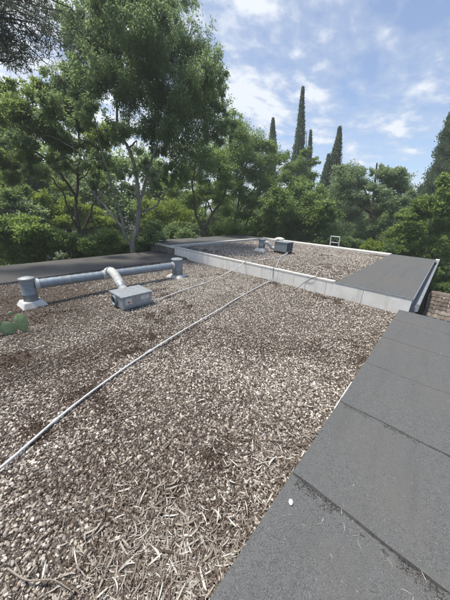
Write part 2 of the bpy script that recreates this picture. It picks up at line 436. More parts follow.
# ------------------------------------------------------------------ lower building
XS, XL1, XL2, YS, ZU, XU, XR, YB = -0.39, -7.35, -9.4, 5.90, .285, -1.75, -.228, 12.95
low = empty('flat_roofed_building', (-4.2, 1, GZ))
tag(low, 'lower flat roofed building in the foreground with dark felt strips along both edges', 'building')
b = MB()
b.box((XL2 + .05, -3.4, GZ - .3), (1.55, YS + .35, -.16))
b.build('wall', M['wall_house'], low)
def felt_strip(name, x0, x1, seams, z0, mat, parent, seed, yskew=0.0, lap=.0075):
    """overlapping felt sheets laid one after the other, near edge of each lying on the one before"""
    mb = MB(); r = np.random.default_rng(seed)
    nx = max(8, int((x1 - x0) / .05)); xs = np.linspace(x0, x1, nx + 1)
    lap0 = lap
    for k in range(len(seams) - 1):
        a, c = seams[k], seams[k + 1] + .02
        lap = lap0 if a < 2 else lap0 * .7 if a < 2.6 else lap0 * .3
        ph = r.random(6) * 6.28; ys = np.linspace(0, 1, 13)
        wob = .004 * np.sin(xs * 9 + ph[0]) + .003 * np.sin(xs * 23 + ph[1]) + yskew * (xs - x0)
        lift = .004 * np.clip(np.sin(xs * 5 + ph[2]), 0, 1) + .003 * np.clip(np.sin(xs * 13 + ph[3]), 0, 1)
        V = []
        for t_ in ys:
            y = a + (c - a) * t_ + wob * (1 - t_)
            z = z0 + lap * (1 - t_) + lift * (lap / .0075) * max(0, 1 - t_ * 9) + .005 * value_noise(xs, np.full_like(xs, a + (c - a) * t_), 2.2, seed + 3) + .002 * value_noise(xs, np.full_like(xs, a + (c - a) * t_), 7, seed + 4)
            V.append(np.stack([xs, y, z], -1))
        V.insert(0, np.stack([xs, a + wob + .002, np.full_like(xs, z0 - .012)], -1))
        V.append(np.stack([xs, np.full_like(xs, c), np.full_like(xs, z0 - .012)], -1))
        V = np.array(V); m, n = V.shape[:2]
        F = [(i * n + j, i * n + j + 1, (i + 1) * n + j + 1, (i + 1) * n + j) for i in range(m - 1) for j in range(n - 1)]
        mb.add(V.reshape(-1, 3), F)
    return mb.build(name, mat, parent)
def slab_under(name, lo, hi, mat, parent, bev=.006):
    return MB().box(lo, hi).build(name, mat, parent, bevel=bev)
slab_under('roof_edge_beam', (XS + .004, -3.2, -.16), (1.5, YS - .012, -.004), M['plaster_dirty'], low)
lowseams = [-3.2, -2.73, -1.73, -.73, .27, 1.274, 2.274, 3.24, 4.23, 5.20, YS - .016]
felt_strip('felt_strip', XS, 1.5, lowseams, 0.0, M['felt'], low, 3, .012)
slab_under('roof_edge_beam', (XL2, -3.2, -.16), (XL1 - .004, YS - .012, -.03), M['plaster_dirty'], low)
felt_strip('felt_strip', XL2, XL1, [-3.2, -2.2, -1.2, -.2, .8, 1.8, 2.8, 3.8, 4.8, YS - .016], -.026, M['felt_old'], low, 9, .01, .003)
# bitumen beads squeezed out under the laps, and the bare edge strip
mb = MB()
for k, s in enumerate(lowseams[3:7]):
    xs = np.linspace(XS + .01, 1.49, 150); rr = np.random.default_rng(40 + k)
    wv = np.abs(.006 + .012 * value_noise(xs, xs * 0 + k, 6, 7 + k) + .007 * (rr.random(150) - .3)) * (1.35 if s < 2 else .8 if s < 3 else .3)
    y0 = s + .012 * (xs - XS) + .004
    V = np.concatenate([np.stack([xs, y0 - wv, xs * 0 + .0052], -1), np.stack([xs, y0, xs * 0 + .0105], -1)])
    MB().add(V, [(i, i + 1, 151 + i, 150 + i) for i in range(149)]).build('bitumen_bead', M['bitumen'], low)
MB().box((XS - .006, 2.12, -.07), (XS + .004, 2.68, .011)).build('edge_trim', M['alu'], low)
MB().box((1.5, -3.2, -.14), (1.54, YS - .012, .012)).build('edge_trim', M['galv'], low, bevel=.004)
xs = [0.12 + .02 * math.sin(k) for k in range(8)]

# ------------------------------------------------------------------ upper building
upb = empty('flat_roofed_building', (-5, 9.5, GZ))
tag(upb, 'upper flat roofed building one step higher, with pale front upstand wall and back kerb', 'building')
b = MB(); b.box((-10.55, YS + .11, GZ - .3), (XR - .05, YB + .1, .17)); b.build('wall', M['wall_house'], upb)
XW = -8.15
mb = MB(); edges = [XW + .003, -6.72, -5.25, -3.85, -2.82, -1.95, -1.12, XR]
for a, c in zip(edges[:-1], edges[1:]):
    mb.box((a + .003, YS, -.30), (c - .003, YS + .10, ZU - .035))
mb.build('front_upstand', M['plaster_white'], upb, bevel=.004)
mb = MB(); pe = [XW + .003, -6.2, -4.5, -2.9, XU - .02]
for a, c in zip(pe[:-1], pe[1:]): mb.box((a + .002, YS - .008, ZU - .033), (c - .002, YS + .125, ZU + .012))
mb.build('coping', M['coping'], upb, bevel=.006)
# stained stretch of the step at the left, under the felt
mb = MB(); mb.box((-10.5, YS + .004, -.6), (XW, YS + .10, ZU - .06))
for xx in (-9.9, -9.35, -8.95, -8.55, -8.22): mb.box((xx, YS - .022, -.10), (xx + .055, YS + .002, ZU - .07))
mb.build('step_wall', M['plaster_dirty'], upb, bevel=.004)
MB().box((-10.56, YS - .03, ZU - .058), (XW - .003, YS + .14, ZU - .004)).build('coping', M['coping'], upb, bevel=.006)
slab_under('roof_edge_beam', (XU, YS + .104, .172), (XR - .006, YB, ZU - .014), M['plaster_dirty'], upb)
felt_strip('felt_strip', XU, XR, [YS + .008, 6.9, 7.9, 8.9, 9.9, 10.9, 11.9, YB], ZU - .010, M['felt_far'], upb, 21, .006, .002)
MB().box((XU, YS - .006, ZU - .032), (XR + .012, YS + .007, ZU + .001)).build('edge_trim', M['galv'], upb)
MB().box((XR + .001, YS + .010, ZU - .11), (XR + .014, YB + .1, ZU + .004)).build('edge_trim', M['galv'], upb)
# ledge along the right side with a pale end cap
MB().box((XR + .085, YS + .04, ZU - .26), (XR + .135, YB + .12, ZU - .095)).build('ledge', M['galv'], upb, bevel=.006)
MB().box((XR - .04, YS + .115, ZU - .6), (XR + .082, YB + .1, ZU - .20)).build('gutter', M['galv_dark'], upb)
MB().box((XR + .018, YB - .18, ZU - .10), (XR + .14, YB + .13, ZU + .012)).build('end_cap', M['white_pipe'], upb, bevel=.01)
# left felt strip and its kerb
slab_under('roof_edge_beam', (-10.5, YS + .104, .172), (-8.62, YB, ZU - .03), M['plaster_dirty'], upb)
felt_strip('felt_strip', -10.55, -8.62, [YS + .145, 6.9, 7.9, 8.9, 9.9, 10.9, 11.9, YB], ZU - .024, M['felt_far'], upb, 31, .01, .002)
MB().box((-8.617, YS + .128, .16), (-8.42, YB - .39, ZU + .012)).build('kerb', M['coping'], upb, bevel=.01)
MB().box((-8.617, YB - .385, .16), (XU - .003, YB + .12, ZU + .014)).build('kerb', M['coping'], upb, bevel=.012)

# ------------------------------------------------------------------ gravel beds with real pebbles
def bed_z(X, Y): return -.085 + .03 * (value_noise(X, Y, 1.1, 2) - .5) + .016 * (value_noise(X, Y, 4, 3) - .5)
ico_v = None
def icosphere(sub):
    import bmesh
    bm = bmesh.new(); bmesh.ops.create_icosphere(bm, subdivisions=sub, radius=1)
    bm.verts.index_update()
    V = np.array([v.co[:] for v in bm.verts]); F = np.array([[v.index for v in f.verts] for f in bm.faces]); bm.free()
    return V, F
ICO = {1: icosphere(1), 2: icosphere(2)}
def rot_mats(n, r, tilt=.5):
    yaw = r.random(n) * 6.283; ax = r.random(n) * 6.283; tl = r.normal(0, tilt, n)
    cy, sy = np.cos(yaw), np.sin(yaw); z = np.zeros(n); o = np.ones(n)
    Rz = np.stack([np.stack([cy, -sy, z], -1), np.stack([sy, cy, z], -1), np.stack([z, z, o], -1)], 1)
    kx, ky = np.cos(ax), np.sin(ax); c, s = np.cos(tl), np.sin(tl)
    Rt = np.stack([np.stack([c + kx * kx * (1 - c), kx * ky * (1 - c), ky * s], -1),
                   np.stack([kx * ky * (1 - c), c + ky * ky * (1 - c), -kx * s], -1),
                   np.stack([-ky * s, kx * s, c], -1)], 1)
    return Rt @ Rz
def pebbles(P, size, sub, r):
    n = len(P); B, F = ICO[sub]; k = len(B)
    S = size[:, None] * np.stack([r.uniform(.8, 1.35, n), r.uniform(.6, 1.0, n), r.uniform(.32, .7, n)], -1)
    Vb = B[None] * (1 + r.normal(0, .11, (n, k, 1)))
    V = np.einsum('nij,nkj->nki', rot_mats(n, r), Vb * S[:, None, :]) + P[:, None, :]
    return V.reshape(-1, 3), (F[None] + (np.arange(n) * k)[:, None, None]).reshape(-1, 3)
def join(parts):
    Vs, Fs, o = [], [], 0
    for V, F in parts: Vs.append(V); Fs.append(F + o); o += len(V)
    return np.concatenate(Vs), np.concatenate(Fs)
def mulch_mask(X, Y):
    return value_noise(X, Y, 1.5, 12) * .55 + value_noise(X, Y, 5.5, 13) * .45
V, F = grid_arrays(np.linspace(XL1 - .01, XS + .002, 150), np.linspace(-3.2, YS - .001, 190), bed_z)
gb = np_mesh('gravel_bed', V, F, M['bed'], low, smooth=True)
rp_ = np.random.default_rng(5)
def sample(n, x0, x1, y0, y1):
    return rp_.uniform(x0, x1, n), rp_.uniform(y0, y1, n)
parts = []
def scatter(n, x0, x1, y0, y1, smin, smax, sub, keep):
    X, Y = sample(n, x0, x1, y0, y1)
    k = keep(X, Y); X, Y = X[k], Y[k]
    s = smin + (smax - smin) * rp_.random(len(X)) ** 2.2
    P = np.stack([X, Y, bed_z(X, Y) + s * rp_.uniform(.1, .55, len(X))], -1)
    parts.append(pebbles(P, s, sub, rp_))
near = lambda X, Y: np.hypot(X, Y) < 3.0
pm = lambda X, Y, t_: (mulch_mask(X, Y) + rp_.normal(0, .05, len(X)) < t_) | (np.hypot(X + 2.4, Y - 4.1) < 1.6)
x0, x1, y0, y1 = XL1 + .02, XS - .015, -1.7, YS - .02
scatter(125000, max(x0, -3.2), x1, y0, 3.0, .0038, .0150, 2, lambda X, Y: near(X, Y) & pm(X, Y, .75))
scatter(60000, max(x0, -3.2), x1, y0, 3.0, .003, .007, 1, lambda X, Y: near(X, Y) & pm(X, Y, .78))
scatter(170000, x0, x1, y0, y1, .0055, .0165, 1, lambda X, Y: ~near(X, Y) & pm(X, Y, .75) & ((X > -5.2) | (rp_.random(len(X)) < .45 + .12 * Y)))
scatter(95000, -5.2, x1, -1.2, 5.0, .0045, .013, 1, lambda X, Y: ~near(X, Y) & (np.hypot(X, Y) < 3.0 + 2.4 * rp_.random(len(X))) & pm(X, Y, .75))
V, F = join(parts)
go = np_mesh('gravel', V, F, M['pebble'], smooth=True)
tag(go, 'loose pale and brown river pebbles covering the lower roof', 'gravel', kind='stuff')
# upper roof gravel
def up_z(X, Y): return .205 + .03 * (value_noise(X, Y, 1.3, 22) - .5)
V, F = grid_arrays(np.linspace(-8.43, XU + .002, 90), np.linspace(YS + .09, YB - .37, 90), up_z)
np_mesh('gravel_bed', V, F, M['bed'], upb, smooth=True)
X, Y = sample(70000, -8.40, XU - .01, YS + .14, YB - .40)
s = .007 + .016 * rp_.random(len(X)) ** 1.8
k = pm(X, Y, .75); X, Y, s = X[k], Y[k], s[k]
V, F = pebbles(np.stack([X, Y, up_z(X, Y) + s * .4], -1), s, 1, rp_)
go2 = np_mesh('gravel', V, F, M['pebble_far'], smooth=True)
tag(go2, 'loose pale pebbles covering the upper roof behind the white wall', 'gravel', kind='stuff')

# dry leaf litter: long narrow curled leaves
def dry_leaves(X, Y, Z, L, W, r, tilt=.20, curl=.24):
    n = len(X); m = 5
    L = np.asarray(L); W = np.asarray(W)
    t_ = np.linspace(0, 1, m)
    wid = np.sin(np.pi * (t_ * .86 + .10)) ** .8
    cu = r.normal(0, curl, n)
    sx = (t_[None] - .5) * L[:, None]
    bend = cu[:, None] * (t_[None] - .5) ** 2 * L[:, None]
    lift = r.normal(.08, .20, n)[:, None] * (t_[None] - .5) ** 2 * L[:, None] * 1.6
    wv = W[:, None] * wid[None] * .5
    cup = r.uniform(.1, .6, n)[:, None] * wv
    A = np.stack([sx, bend + wv, lift + cup], -1); Bm = np.stack([sx, bend, lift], -1); C = np.stack([sx, bend - wv, lift + cup], -1)
    V = np.concatenate([A, Bm, C], 1)
    V = np.einsum('nij,nkj->nki', rot_mats(n, r, tilt), V) + np.stack([X, Y, Z], -1)[:, None, :]
    f = []
    for i in range(m - 1):
        f += [(i, i + 1, m + i + 1, m + i), (m + i, m + i + 1, 2 * m + i + 1, 2 * m + i)]
    F = np.array(f)[None] + (np.arange(n) * 3 * m)[:, None, None]
    return V.reshape(-1, 3), F.reshape(-1, 4)
X, Y = sample(120000, -3.4, XS - .005, -1.5, 3.6)
dens = np.exp(-((-X - .39) / .30) ** 1.2) * np.clip(1.15 - Y * .45, .03, 1) * 1.1 + .85 * np.exp(-(((X + .75) / .42) ** 2 + ((Y - .30) / .42) ** 2)) + .014
dens *= .35 + 1.3 * np.clip(value_noise(X, Y, 3.0, 17) * 1.5 - .35, 0, 1)
k = rp_.random(len(X)) < dens * .55; X, Y = X[k], Y[k]
L = .020 + .078 * rp_.random(len(X)) ** 1.6; W = L * rp_.uniform(.06, .15, len(X))
ps = [dry_leaves(X, Y, bed_z(X, Y) + rp_.uniform(.006, .028, len(X)), L, W, rp_)]
k = rp_.random(len(X)) < .9; X, Y = X[k] + rp_.normal(0, .06, k.sum()), Y[k] + rp_.normal(0, .06, k.sum()); k = X < XS - .01; X, Y = X[k], Y[k]
ps.append(dry_leaves(X, Y, bed_z(X, Y) + rp_.uniform(.010, .028, len(X)), rp_.uniform(.008, .03, len(X)), rp_.uniform(.002, .006, len(X)), rp_, .3, .2))
X, Y = sample(1500, x0, x1, .6, y1); L = rp_.uniform(.03, .09, len(X)); W = rp_.uniform(.006, .014, len(X))
ps.append(dry_leaves(X, Y, bed_z(X, Y) + rp_.uniform(.014, .03, len(X)), L, W, rp_))
V, F = join(ps)
lt = np_mesh('leaf_litter', V, F, M['litter'])
tag(lt, 'dry narrow curled leaves strewn over the gravel beside the felt strip', 'leaf litter', kind='stuff')
# dark mulch crumbs in the bare patches and along the laps
X, Y = sample(90000, x0, x1, y0, y1)
k = (mulch_mask(X, Y) > .66) & (np.hypot(X + 2.4, Y - 4.1) > 1.3) & ((np.hypot(X, Y) < 3.5) | (rp_.random(len(X)) < .55)); X, Y = X[k], Y[k]
s = rp_.uniform(.004, .011, len(X)) * (1 + .5 * (np.hypot(X, Y) > 3.5))
ps = [pebbles(np.stack([X, Y, bed_z(X, Y) + s * .6], -1), s, 1, rp_)]
X, Y = sample(110000, -3.4, x1, y0, 3.6); k = (np.hypot(X, Y) < 3.6) & (rp_.random(len(X)) < .25 + .9 * np.clip(value_noise(X, Y, 2.3, 61) * 1.6 - .45, 0, 1)); X, Y = X[k], Y[k]
s = rp_.uniform(.002, .0062, len(X)); ps.append(pebbles(np.stack([X, Y, bed_z(X, Y) + rp_.uniform(.004, .017, len(X))], -1), s, 1, rp_))
V, F = join(ps)
mu = np_mesh('mulch', V, F, M['mulch'], smooth=False)
X, Y = sample(45000, -3.6, x1, y0, 4.2); k = rp_.random(len(X)) < .25 + .7 * np.clip(value_noise(X, Y, 2.0, 66) * 1.6 - .45, 0, 1); X, Y = X[k], Y[k]
V, F = dry_leaves(X, Y, bed_z(X, Y) + rp_.uniform(.008, .026, len(X)), rp_.uniform(.012, .05, len(X)), rp_.uniform(.0016, .0045, len(X)), rp_, .25, .5)
mf = np_mesh('mulch', V, F, M['mulch']); tag(mf, 'thin dark brown leaf stalks mixed into the gravel of the lower roof', 'mulch', kind='stuff')
tag(mu, 'dark brown rotted leaf mulch in patches between the pebbles', 'mulch', kind='stuff')
# crumbs and straw on the felt
ps = []
for s_, n_, wd in ((1.274, 4200, .07), (2.274, 1500, .04), (.27, 2000, .1)):
    X = rp_.uniform(XS + .05, 1.3, n_); Y = s_ + .012 * (X - XS) - .010 - np.abs(rp_.normal(0, wd * .6, n_))
    k = value_noise(X, Y, 5, 4) * .6 + value_noise(X, Y, 19, 5) * .4 > .43; X, Y = X[k], Y[k]; s = .0008 + .0032 * rp_.random(len(X)) ** 2.2
    ps.append(pebbles(np.stack([X, Y, .0065 + s * .4], -1), s, 1, rp_))
V, F = join(ps)
fc = np_mesh('debris', V, F, M['grit']); tag(fc, 'dark crumbs gathered along the laps of the felt strip', 'debris', kind='stuff')
X = np.concatenate([rp_.uniform(XS + .02, 1.2, 140), rp_.uniform(XS + .02, 1.2, 90)]); Y = np.concatenate([rp_.uniform(.1, 5.5, 140), 1.274 - np.abs(rp_.normal(0, .16, 90))])
V, F = dry_leaves(X, Y, np.full(len(X), .0105), rp_.uniform(.012, .06, len(X)), rp_.uniform(.0012, .003, len(X)), rp_, .02, .5)
V[:, 2] = .0095 + np.abs(V[:, 2] - .0105) * .4
st = np_mesh('straw', V, F, M['litter']); tag(st, 'fine dry needles and stalks scattered on the felt strip', 'straw', kind='stuff')
px_ = (-.305, 1.08)
o = MB(); V, F = pebbles(np.array([[px_[0], px_[1], .018]]), np.array([.016]), 2, rp_); o.add(V, F.tolist())
o = o.build('pebble', M['sticker'], smooth=True); tag(o, 'single white pebble lying on the grey felt near the gravel edge', 'pebble')
# twigs
for pts, lab in (([(-1.25, -.22, -.04), (-1.12, -.16, -.03), (-1.03, -.07, -.035), (-.93, -.02, -.045)], 'thin bent pale twig on the gravel in the bottom corner'),
                 ([(-3.0, 1.75, -.045), (-2.85, 1.9, -.035), (-2.62, 2.02, -.04), (-2.3, 2.22, -.05)], 'long thin brown twig on the pebbles beside the long white conduit')):
    o = MB().tube(smooth_path(pts, 14), np.linspace(.0055, .002, 14), 6).build('twig', M['litter'], smooth=True); tag(o, lab, 'twig', 'fallen twigs')

# ------------------------------------------------------------------ vents, ducts, boxes
def roof_vent(loc, z0, z1, rad, base, label, dark=True, cap=False, rz=0.1, base_h=.12):
    o = empty('roof_vent', (loc[0], loc[1], z0), 0)
    tag(o, label, 'vent', 'short round roof vents')
    mb = MB(); hb = base / 2
    V = [(-hb, -hb, 0), (hb, -hb, 0), (hb, hb, 0), (-hb, hb, 0)] + [(x * .72, y * .72, base_h) for x, y in ((-hb, -hb), (hb, -hb), (hb, hb), (-hb, hb))]
    cs, sn = math.cos(rz), math.sin(rz)
    V = [(loc[0] + cs * x - sn * y, loc[1] + sn * x + cs * y, z0 + z) for x, y, z in V]
    mb.add(V, [(0, 3, 2, 1), (4, 5, 6, 7), (0, 1, 5, 4), (1, 2, 6, 5), (2, 3, 7, 6), (3, 0, 4, 7)])
    mb.build('base', M['mortar'], o, bevel=.015)
    zb = z0 + base_h - .01
    H = z1 - zb
    mb = MB(); mb.lathe((loc[0], loc[1], zb), [(rad, 0), (rad, H * .28), (rad + .006, H * .30), (rad + .006, H * .33), (rad, H * .35), (rad, H - .03), (rad + .007, H - .028), (rad + .007, H), (rad - .012, H), (rad - .014, H - .05), (.001, H - .05)])
    mb.build('pipe', M['galv_dark' if dark else 'galv'], o, smooth=True)
    mb = MB(); mb.lathe((loc[0], loc[1], z1 - .005), [(.001, .03), (rad * .6, .024), (rad * 1.06, .0), (rad * 1.08, -.014), (rad * 1.0, -.014)])
    mb.build('lid', M['galv'], o, smooth=True)
    return o
roof_vent((-5.55, .69), -.10, .45, .118, .42, 'squat zinc roof vent on white mortar base at near end of duct, beside the cactus')
roof_vent((-5.56, 4.10), -.12, .43, .155, .52, 'zinc roof vent at far end of the long grey duct, close to the step', rz=.3, base_h=.10)
V2 = at(262.5, 246, 10.6)
roof_vent((-5.88, 8.80), .20, .70, .14, .5, 'grey roof vent on upper gravel, joined by elbow to the fan box', dark=True)
v3p = (-5.62, 9.78)
# long duct with tee
dz0, dz1 = .31, .25
dct = empty('ventilation_duct', (-5.55, 2.2, -.08)); tag(dct, 'long pale grey blue round duct lying between two vents, with white elbow at its middle', 'duct')
n = 90; ys = np.linspace(.80, 3.96, n); rr_ = .091 + .004 * (np.arange(n) % 4 == 0)
MB().tube(np.stack([np.full(n, -5.55), ys, np.linspace(dz0, dz1, n)], -1), rr_, 20).build('pipe', M['duct'], dct, smooth=True)
MB().tube([(-5.55, .79, dz0), (-5.55, .86, dz0)], [.104, .104], 20).build('joint_tape', M['tape'], dct, smooth=True)
MB().tube([(-5.55, 3.90, dz1 + .002), (-5.55, 3.95, dz1)], [.101, .101], 20).build('joint_tape', M['tape'], dct, smooth=True)
MB().tube([(-5.55, 2.03, .288), (-5.55, 2.27, .284)], [.104, .104], 20).build('joint_tape', M['tape'], dct, smooth=True)
ep = smooth_path([(-5.56, 2.15, .34), (-5.38, 2.15, .40), (-5.12, 2.13, .37), (-4.88, 2.11, .25), (-4.70, 2.10, .12), (-4.60, 2.10, .07)], 44)
er = .088 + .005 * np.sin(np.arange(44) * 1.9)
MB().tube(ep, er, 18).build('elbow', M['tape'], dct, smooth=True)
MB().tube(ep[27:31], [.098] * 4, 18).build('hose_clamp', M['galv'], dct, smooth=True)
MB().tube(ep[8:10], [.098] * 2, 18).build('hose_clamp', M['galv'], dct, smooth=True)
for yy in (1.35, 2.72, 3.4):
    MB().tube([(-5.55, yy, .31 - (yy - .8) * .019), (-5.55, yy + .03, .309 - (yy - .8) * .019)], [.0965] * 2, 20).build('clamp_band', M['galv'], dct, smooth=True)
# near fan box
fb = empty('fan_box', (-4.38, 2.1, -.08), 0)
tag(fb, 'low galvanised fan box with two stickers, fed by the white elbow on the lower gravel', 'fan box', 'fan boxes on the roofs')
x0b, x1b, y0b, y1b, zt = -4.64, -4.13, 1.80, 2.40, .205
MB().box((x0b, y0b, -.055), (x1b, y1b, zt - .018)).build('casing', M['galv'], fb, bevel=.006)
MB().box((x0b - .02, y0b - .02, zt - .032), (x1b + .02, y1b + .02, zt)).build('lid', M['galv'], fb, bevel=.008)
for yy in (y0b + .05, y1b - .09): MB().box((x0b + .02, yy, -.10), (x1b - .01, yy + .04, -.052)).build('foot_rail', M['galv_dark'], fb, bevel=.004)
MB().lathe((x0b + .2, y0b - .002, .065), [(.001, -.02), (.075, -.02), (.082, -.045), (.098, -.045), (.098, .002)], axis='y').build('inlet_collar', M['galv_dark'], fb, smooth=True)
MB().lathe((x0b + .2, y0b - .024, .065), [(.001, 0), (.074, 0)], axis='y').build('inlet_opening', M['dark'], fb)
s1 = MB().box((x1b + .001, 1.85, .035), (x1b + .004, 1.975, .145)).build('sticker', M['sticker'], fb)
MB().lathe((x1b + .0055, 1.915, .075), [(.0, 0), (.022, 0)], 14, 'x').build('mark', M['orange'], s1)
MB().box((x1b + .001, 2.16, .075), (x1b + .004, 2.34, .155)).build('sticker', M['sticker'], fb)
for yy in (1.83, 2.06, 2.37):
    for zz in (-.03, .16): MB().lathe((x1b, yy, zz), [(.011, 0), (.009, .006), (.001, .007)], 8, 'x').build('screw', M['galv_dark'], fb)
MB().tube([(x1b, 1.86, -.02), (x1b + .012, 1.86, -.02), (x1b + .012, 2.34, -.02), (x1b, 2.34, -.02)], [.005] * 4, 6).build('seam', M['galv_dark'], fb)
# far fan box
fb2 = empty('fan_box', (-5.06, 9.2, .2), 0)
tag(fb2, 'grey fan box on the upper gravel with dark open grille on its right side', 'fan box', 'fan boxes on the roofs')
MB().box((-5.36, 8.96, .27), (-4.78, 9.48, .655)).build('casing', M['galv_dark'], fb2, bevel=.008)
MB().box((-5.385, 8.935, .64), (-4.765, 9.505, .668)).build('lid', M['galv'], fb2, bevel=.008)
MB().box((-4.7785, 9.0, .31), (-4.772, 9.44, .62)).build('grille', M['dark'], fb2)
for k in range(7): MB().box((-4.771, 9.0, .325 + k * .042), (-4.758, 9.44, .337 + k * .042)).build('louvre', M['galv_dark'], fb2)
for xx in (-5.36, -4.85): MB().box((xx, 8.98, .19), (xx + .06, 9.46, .268)).build('foot_rail', M['dark'], fb2, bevel=.004)
e2 = empty('ventilation_duct', (-5.6, 8.9, .2)); tag(e2, 'short pale bent duct between vent and fan box on the upper gravel', 'duct')
p = smooth_path([(-5.76, 8.83, .56), (-5.66, 8.86, .58), (-5.58, 8.92, .50), (-5.50, 9.0, .38), (-5.37, 9.06, .36)], 26)
MB().tube(p, .072 + .005 * np.sin(np.arange(26) * 1.9), 14).build('elbow', M['tape'], e2, smooth=True)
MB().tube(p[:3], [.084] * 3, 14).build('joint_tape', M['tape'], e2, smooth=True)
o = empty('roof_vent', (v3p[0], v3p[1], .2)); tag(o, 'roof vent with flat white cowl standing just behind the upper fan box', 'vent', 'short round roof vents')
MB().lathe((v3p[0], v3p[1], .15), [(.17, 0), (.17, .48), (.15, .48), (.15, .42), (.001, .42)]).build('pipe', M['galv'], o, smooth=True)
for k in range(3):
    a = k * 2.1 + .3; MB().tube([(v3p[0] + .14 * math.cos(a), v3p[1] + .14 * math.sin(a), .60), (v3p[0] + .14 * math.cos(a), v3p[1] + .14 * math.sin(a), .70)], [.012] * 2, 6).build('bracket', M['galv_dark'], o)
MB().lathe((v3p[0], v3p[1], .685), [(.001, .075), (.10, .065), (.21, .02), (.215, 0), (.001, 0)]).build('cowl', M['white_pipe'], o, smooth=True)

# ------------------------------------------------------------------ conduits and cable
zl = -.045
pts = [(-1.60, -1.3, zl), (-1.80, -.62, zl), (-1.96, -.17, zl), (-2.18, .26, zl), (-2.35, .68, zl), (-2.53, 1.24, zl), (-2.72, 2.02, zl + .005), (-2.97, 3.2, zl), (-3.16, 4.05, zl), (-3.38, 5.24, zl - .005), (-3.43, 5.74, zl)]
o = empty('conduit', (-2.4, 1, zl)); tag(o, 'long white conduit curving from the near left corner across the gravel to the pale wall', 'conduit', 'white conduits on the gravel')
MB().tube(smooth_path(pts, 120), np.full(120, .0112), 10).build('pipe', M['white_pipe'], o, smooth=True)
P = smooth_path(pts, 120)
for k in (34, 62, 92): MB().tube(P[k:k + 2], [.0185] * 2, 10).build('coupling', M['white_pipe'], o, smooth=True)
MB().tube(smooth_path([(-3.43, 5.72, zl), (-3.45, 5.85, .0), (-3.46, 5.885, .15), (-3.47, 5.885, .30), (-3.48, 6.02, .315), (-3.55, 6.2, .26)], 26), np.full(26, .008), 8).build('flex_cable', M['galv_dark'], o, smooth=True)
pts2 = [(-3.55, 6.18, .262), (-3.9, 6.85, .245), (-4.25, 7.55, .245), (-4.55, 8.25, .245), (-4.70, 8.75, .245), (-4.75, 9.0, .27)]
MB().tube(smooth_path(pts2, 50), np.full(50, .0105), 8).build('pipe', M['white_pipe'], o, smooth=True)
pts = [(-4.12, 2.36, .02), (-4.17, 2.58, -.03), (-4.27, 2.95, zl), (-4.37, 3.45, zl), (-4.46, 4.2, zl + .01), (-4.50, 4.94, .05), (-4.51, 5.6, .20), (-4.50, 5.86, .308), (-4.55, 6.1, .30), (-4.60, 6.5, .245), (-4.56, 7.3, .245), (-4.52, 8.0, .245), (-4.60, 8.6, .25), (-4.72, 8.98, .28)]
o = MB().tube(smooth_path(pts, 150), np.full(150, .0105), 10).build('conduit', M['white_pipe'], smooth=True)
tag(o, 'white conduit running from the stickered fan box over the pale wall to the upper box', 'conduit', 'white conduits on the gravel')
pts = [(-2.62, 5.55, -.06), (-2.58, 5.72, -.03), (-2.50, 5.88, .10), (-2.36, 5.875, .22), (-2.25, 5.88, .305), (-2.12, 6.0, .31), (-2.05, 6.15, .25), (-1.95, 6.6, .24)]
o = MB().tube(smooth_path(pts, 60), np.full(60, .0065), 8).build('cable', M['black'], smooth=True)
tag(o, 'thin black cable climbing over the pale wall onto the upper gravel', 'cable')

# ------------------------------------------------------------------ prickly pear at the left
ca = empty('prickly_pear', (-4.45, .15, -.08)); tag(ca, 'small green prickly pear cactus growing in the gravel by the near vent', 'cactus')
def pad(c, w_, h_, th, yaw, lean):
    B, F = ICO[2]
    V = B * np.array([w_, th, h_]); V[:, 0] *= 1 - .22 * (V[:, 2] < 0) * np.abs(V[:, 2] / h_)
    V[:, 2] += h_
    cl, sl = math.cos(lean), math.sin(lean); V = V @ np.array([[cl, 0, sl], [0, 1, 0], [-sl, 0, cl]]).T
    cy, sy = math.cos(yaw), math.sin(yaw); V = V @ np.array([[cy, -sy, 0], [sy, cy, 0], [0, 0, 1]]).T
    MB().add(V + np.array(c), F.tolist()).build('pad', M['cactus'], ca, smooth=True)
pad((-4.47, .02, -.09), .135, .19, .020, R(84), .04)
pad((-4.52, -.18, -.09), .13, .17, .020, R(70), -.1)
pad((-4.42, .19, -.10), .105, .115, .018, R(72), .12)
pad((-4.39, .35, -.10), .115, .165, .018, R(38), .10)
pad((-4.42, .27, .20), .032, .036, .012, R(80), .2)
pad((-4.45, -.04, .24), .05, .05, .014, R(88), -.1)

# ------------------------------------------------------------------ ladder at the back edge
ld = empty('ladder', (-4.3, 13.2, GZ)); tag(ld, 'pale metal ladder leaning on the back roof edge, only its top showing', 'ladder')
for xx in (-4.54, -4.10):
    MB().tube([(xx, 13.75, GZ), (xx, 13.03, .80)], [.024, .024], 8).build('rail', M['alu'], ld, smooth=True)
for k in range(13):
    tt = (.80 - .025 - k * .30 - GZ) / (.80 - GZ); yy = 13.75 + (13.03 - 13.75) * tt; zz = GZ + (.80 - GZ) * tt
    if zz > GZ + .1: MB().tube([(-4.53, yy, zz), (-4.11, yy, zz)], [.02, .02], 8).build('rung', M['alu'], ld, smooth=True)

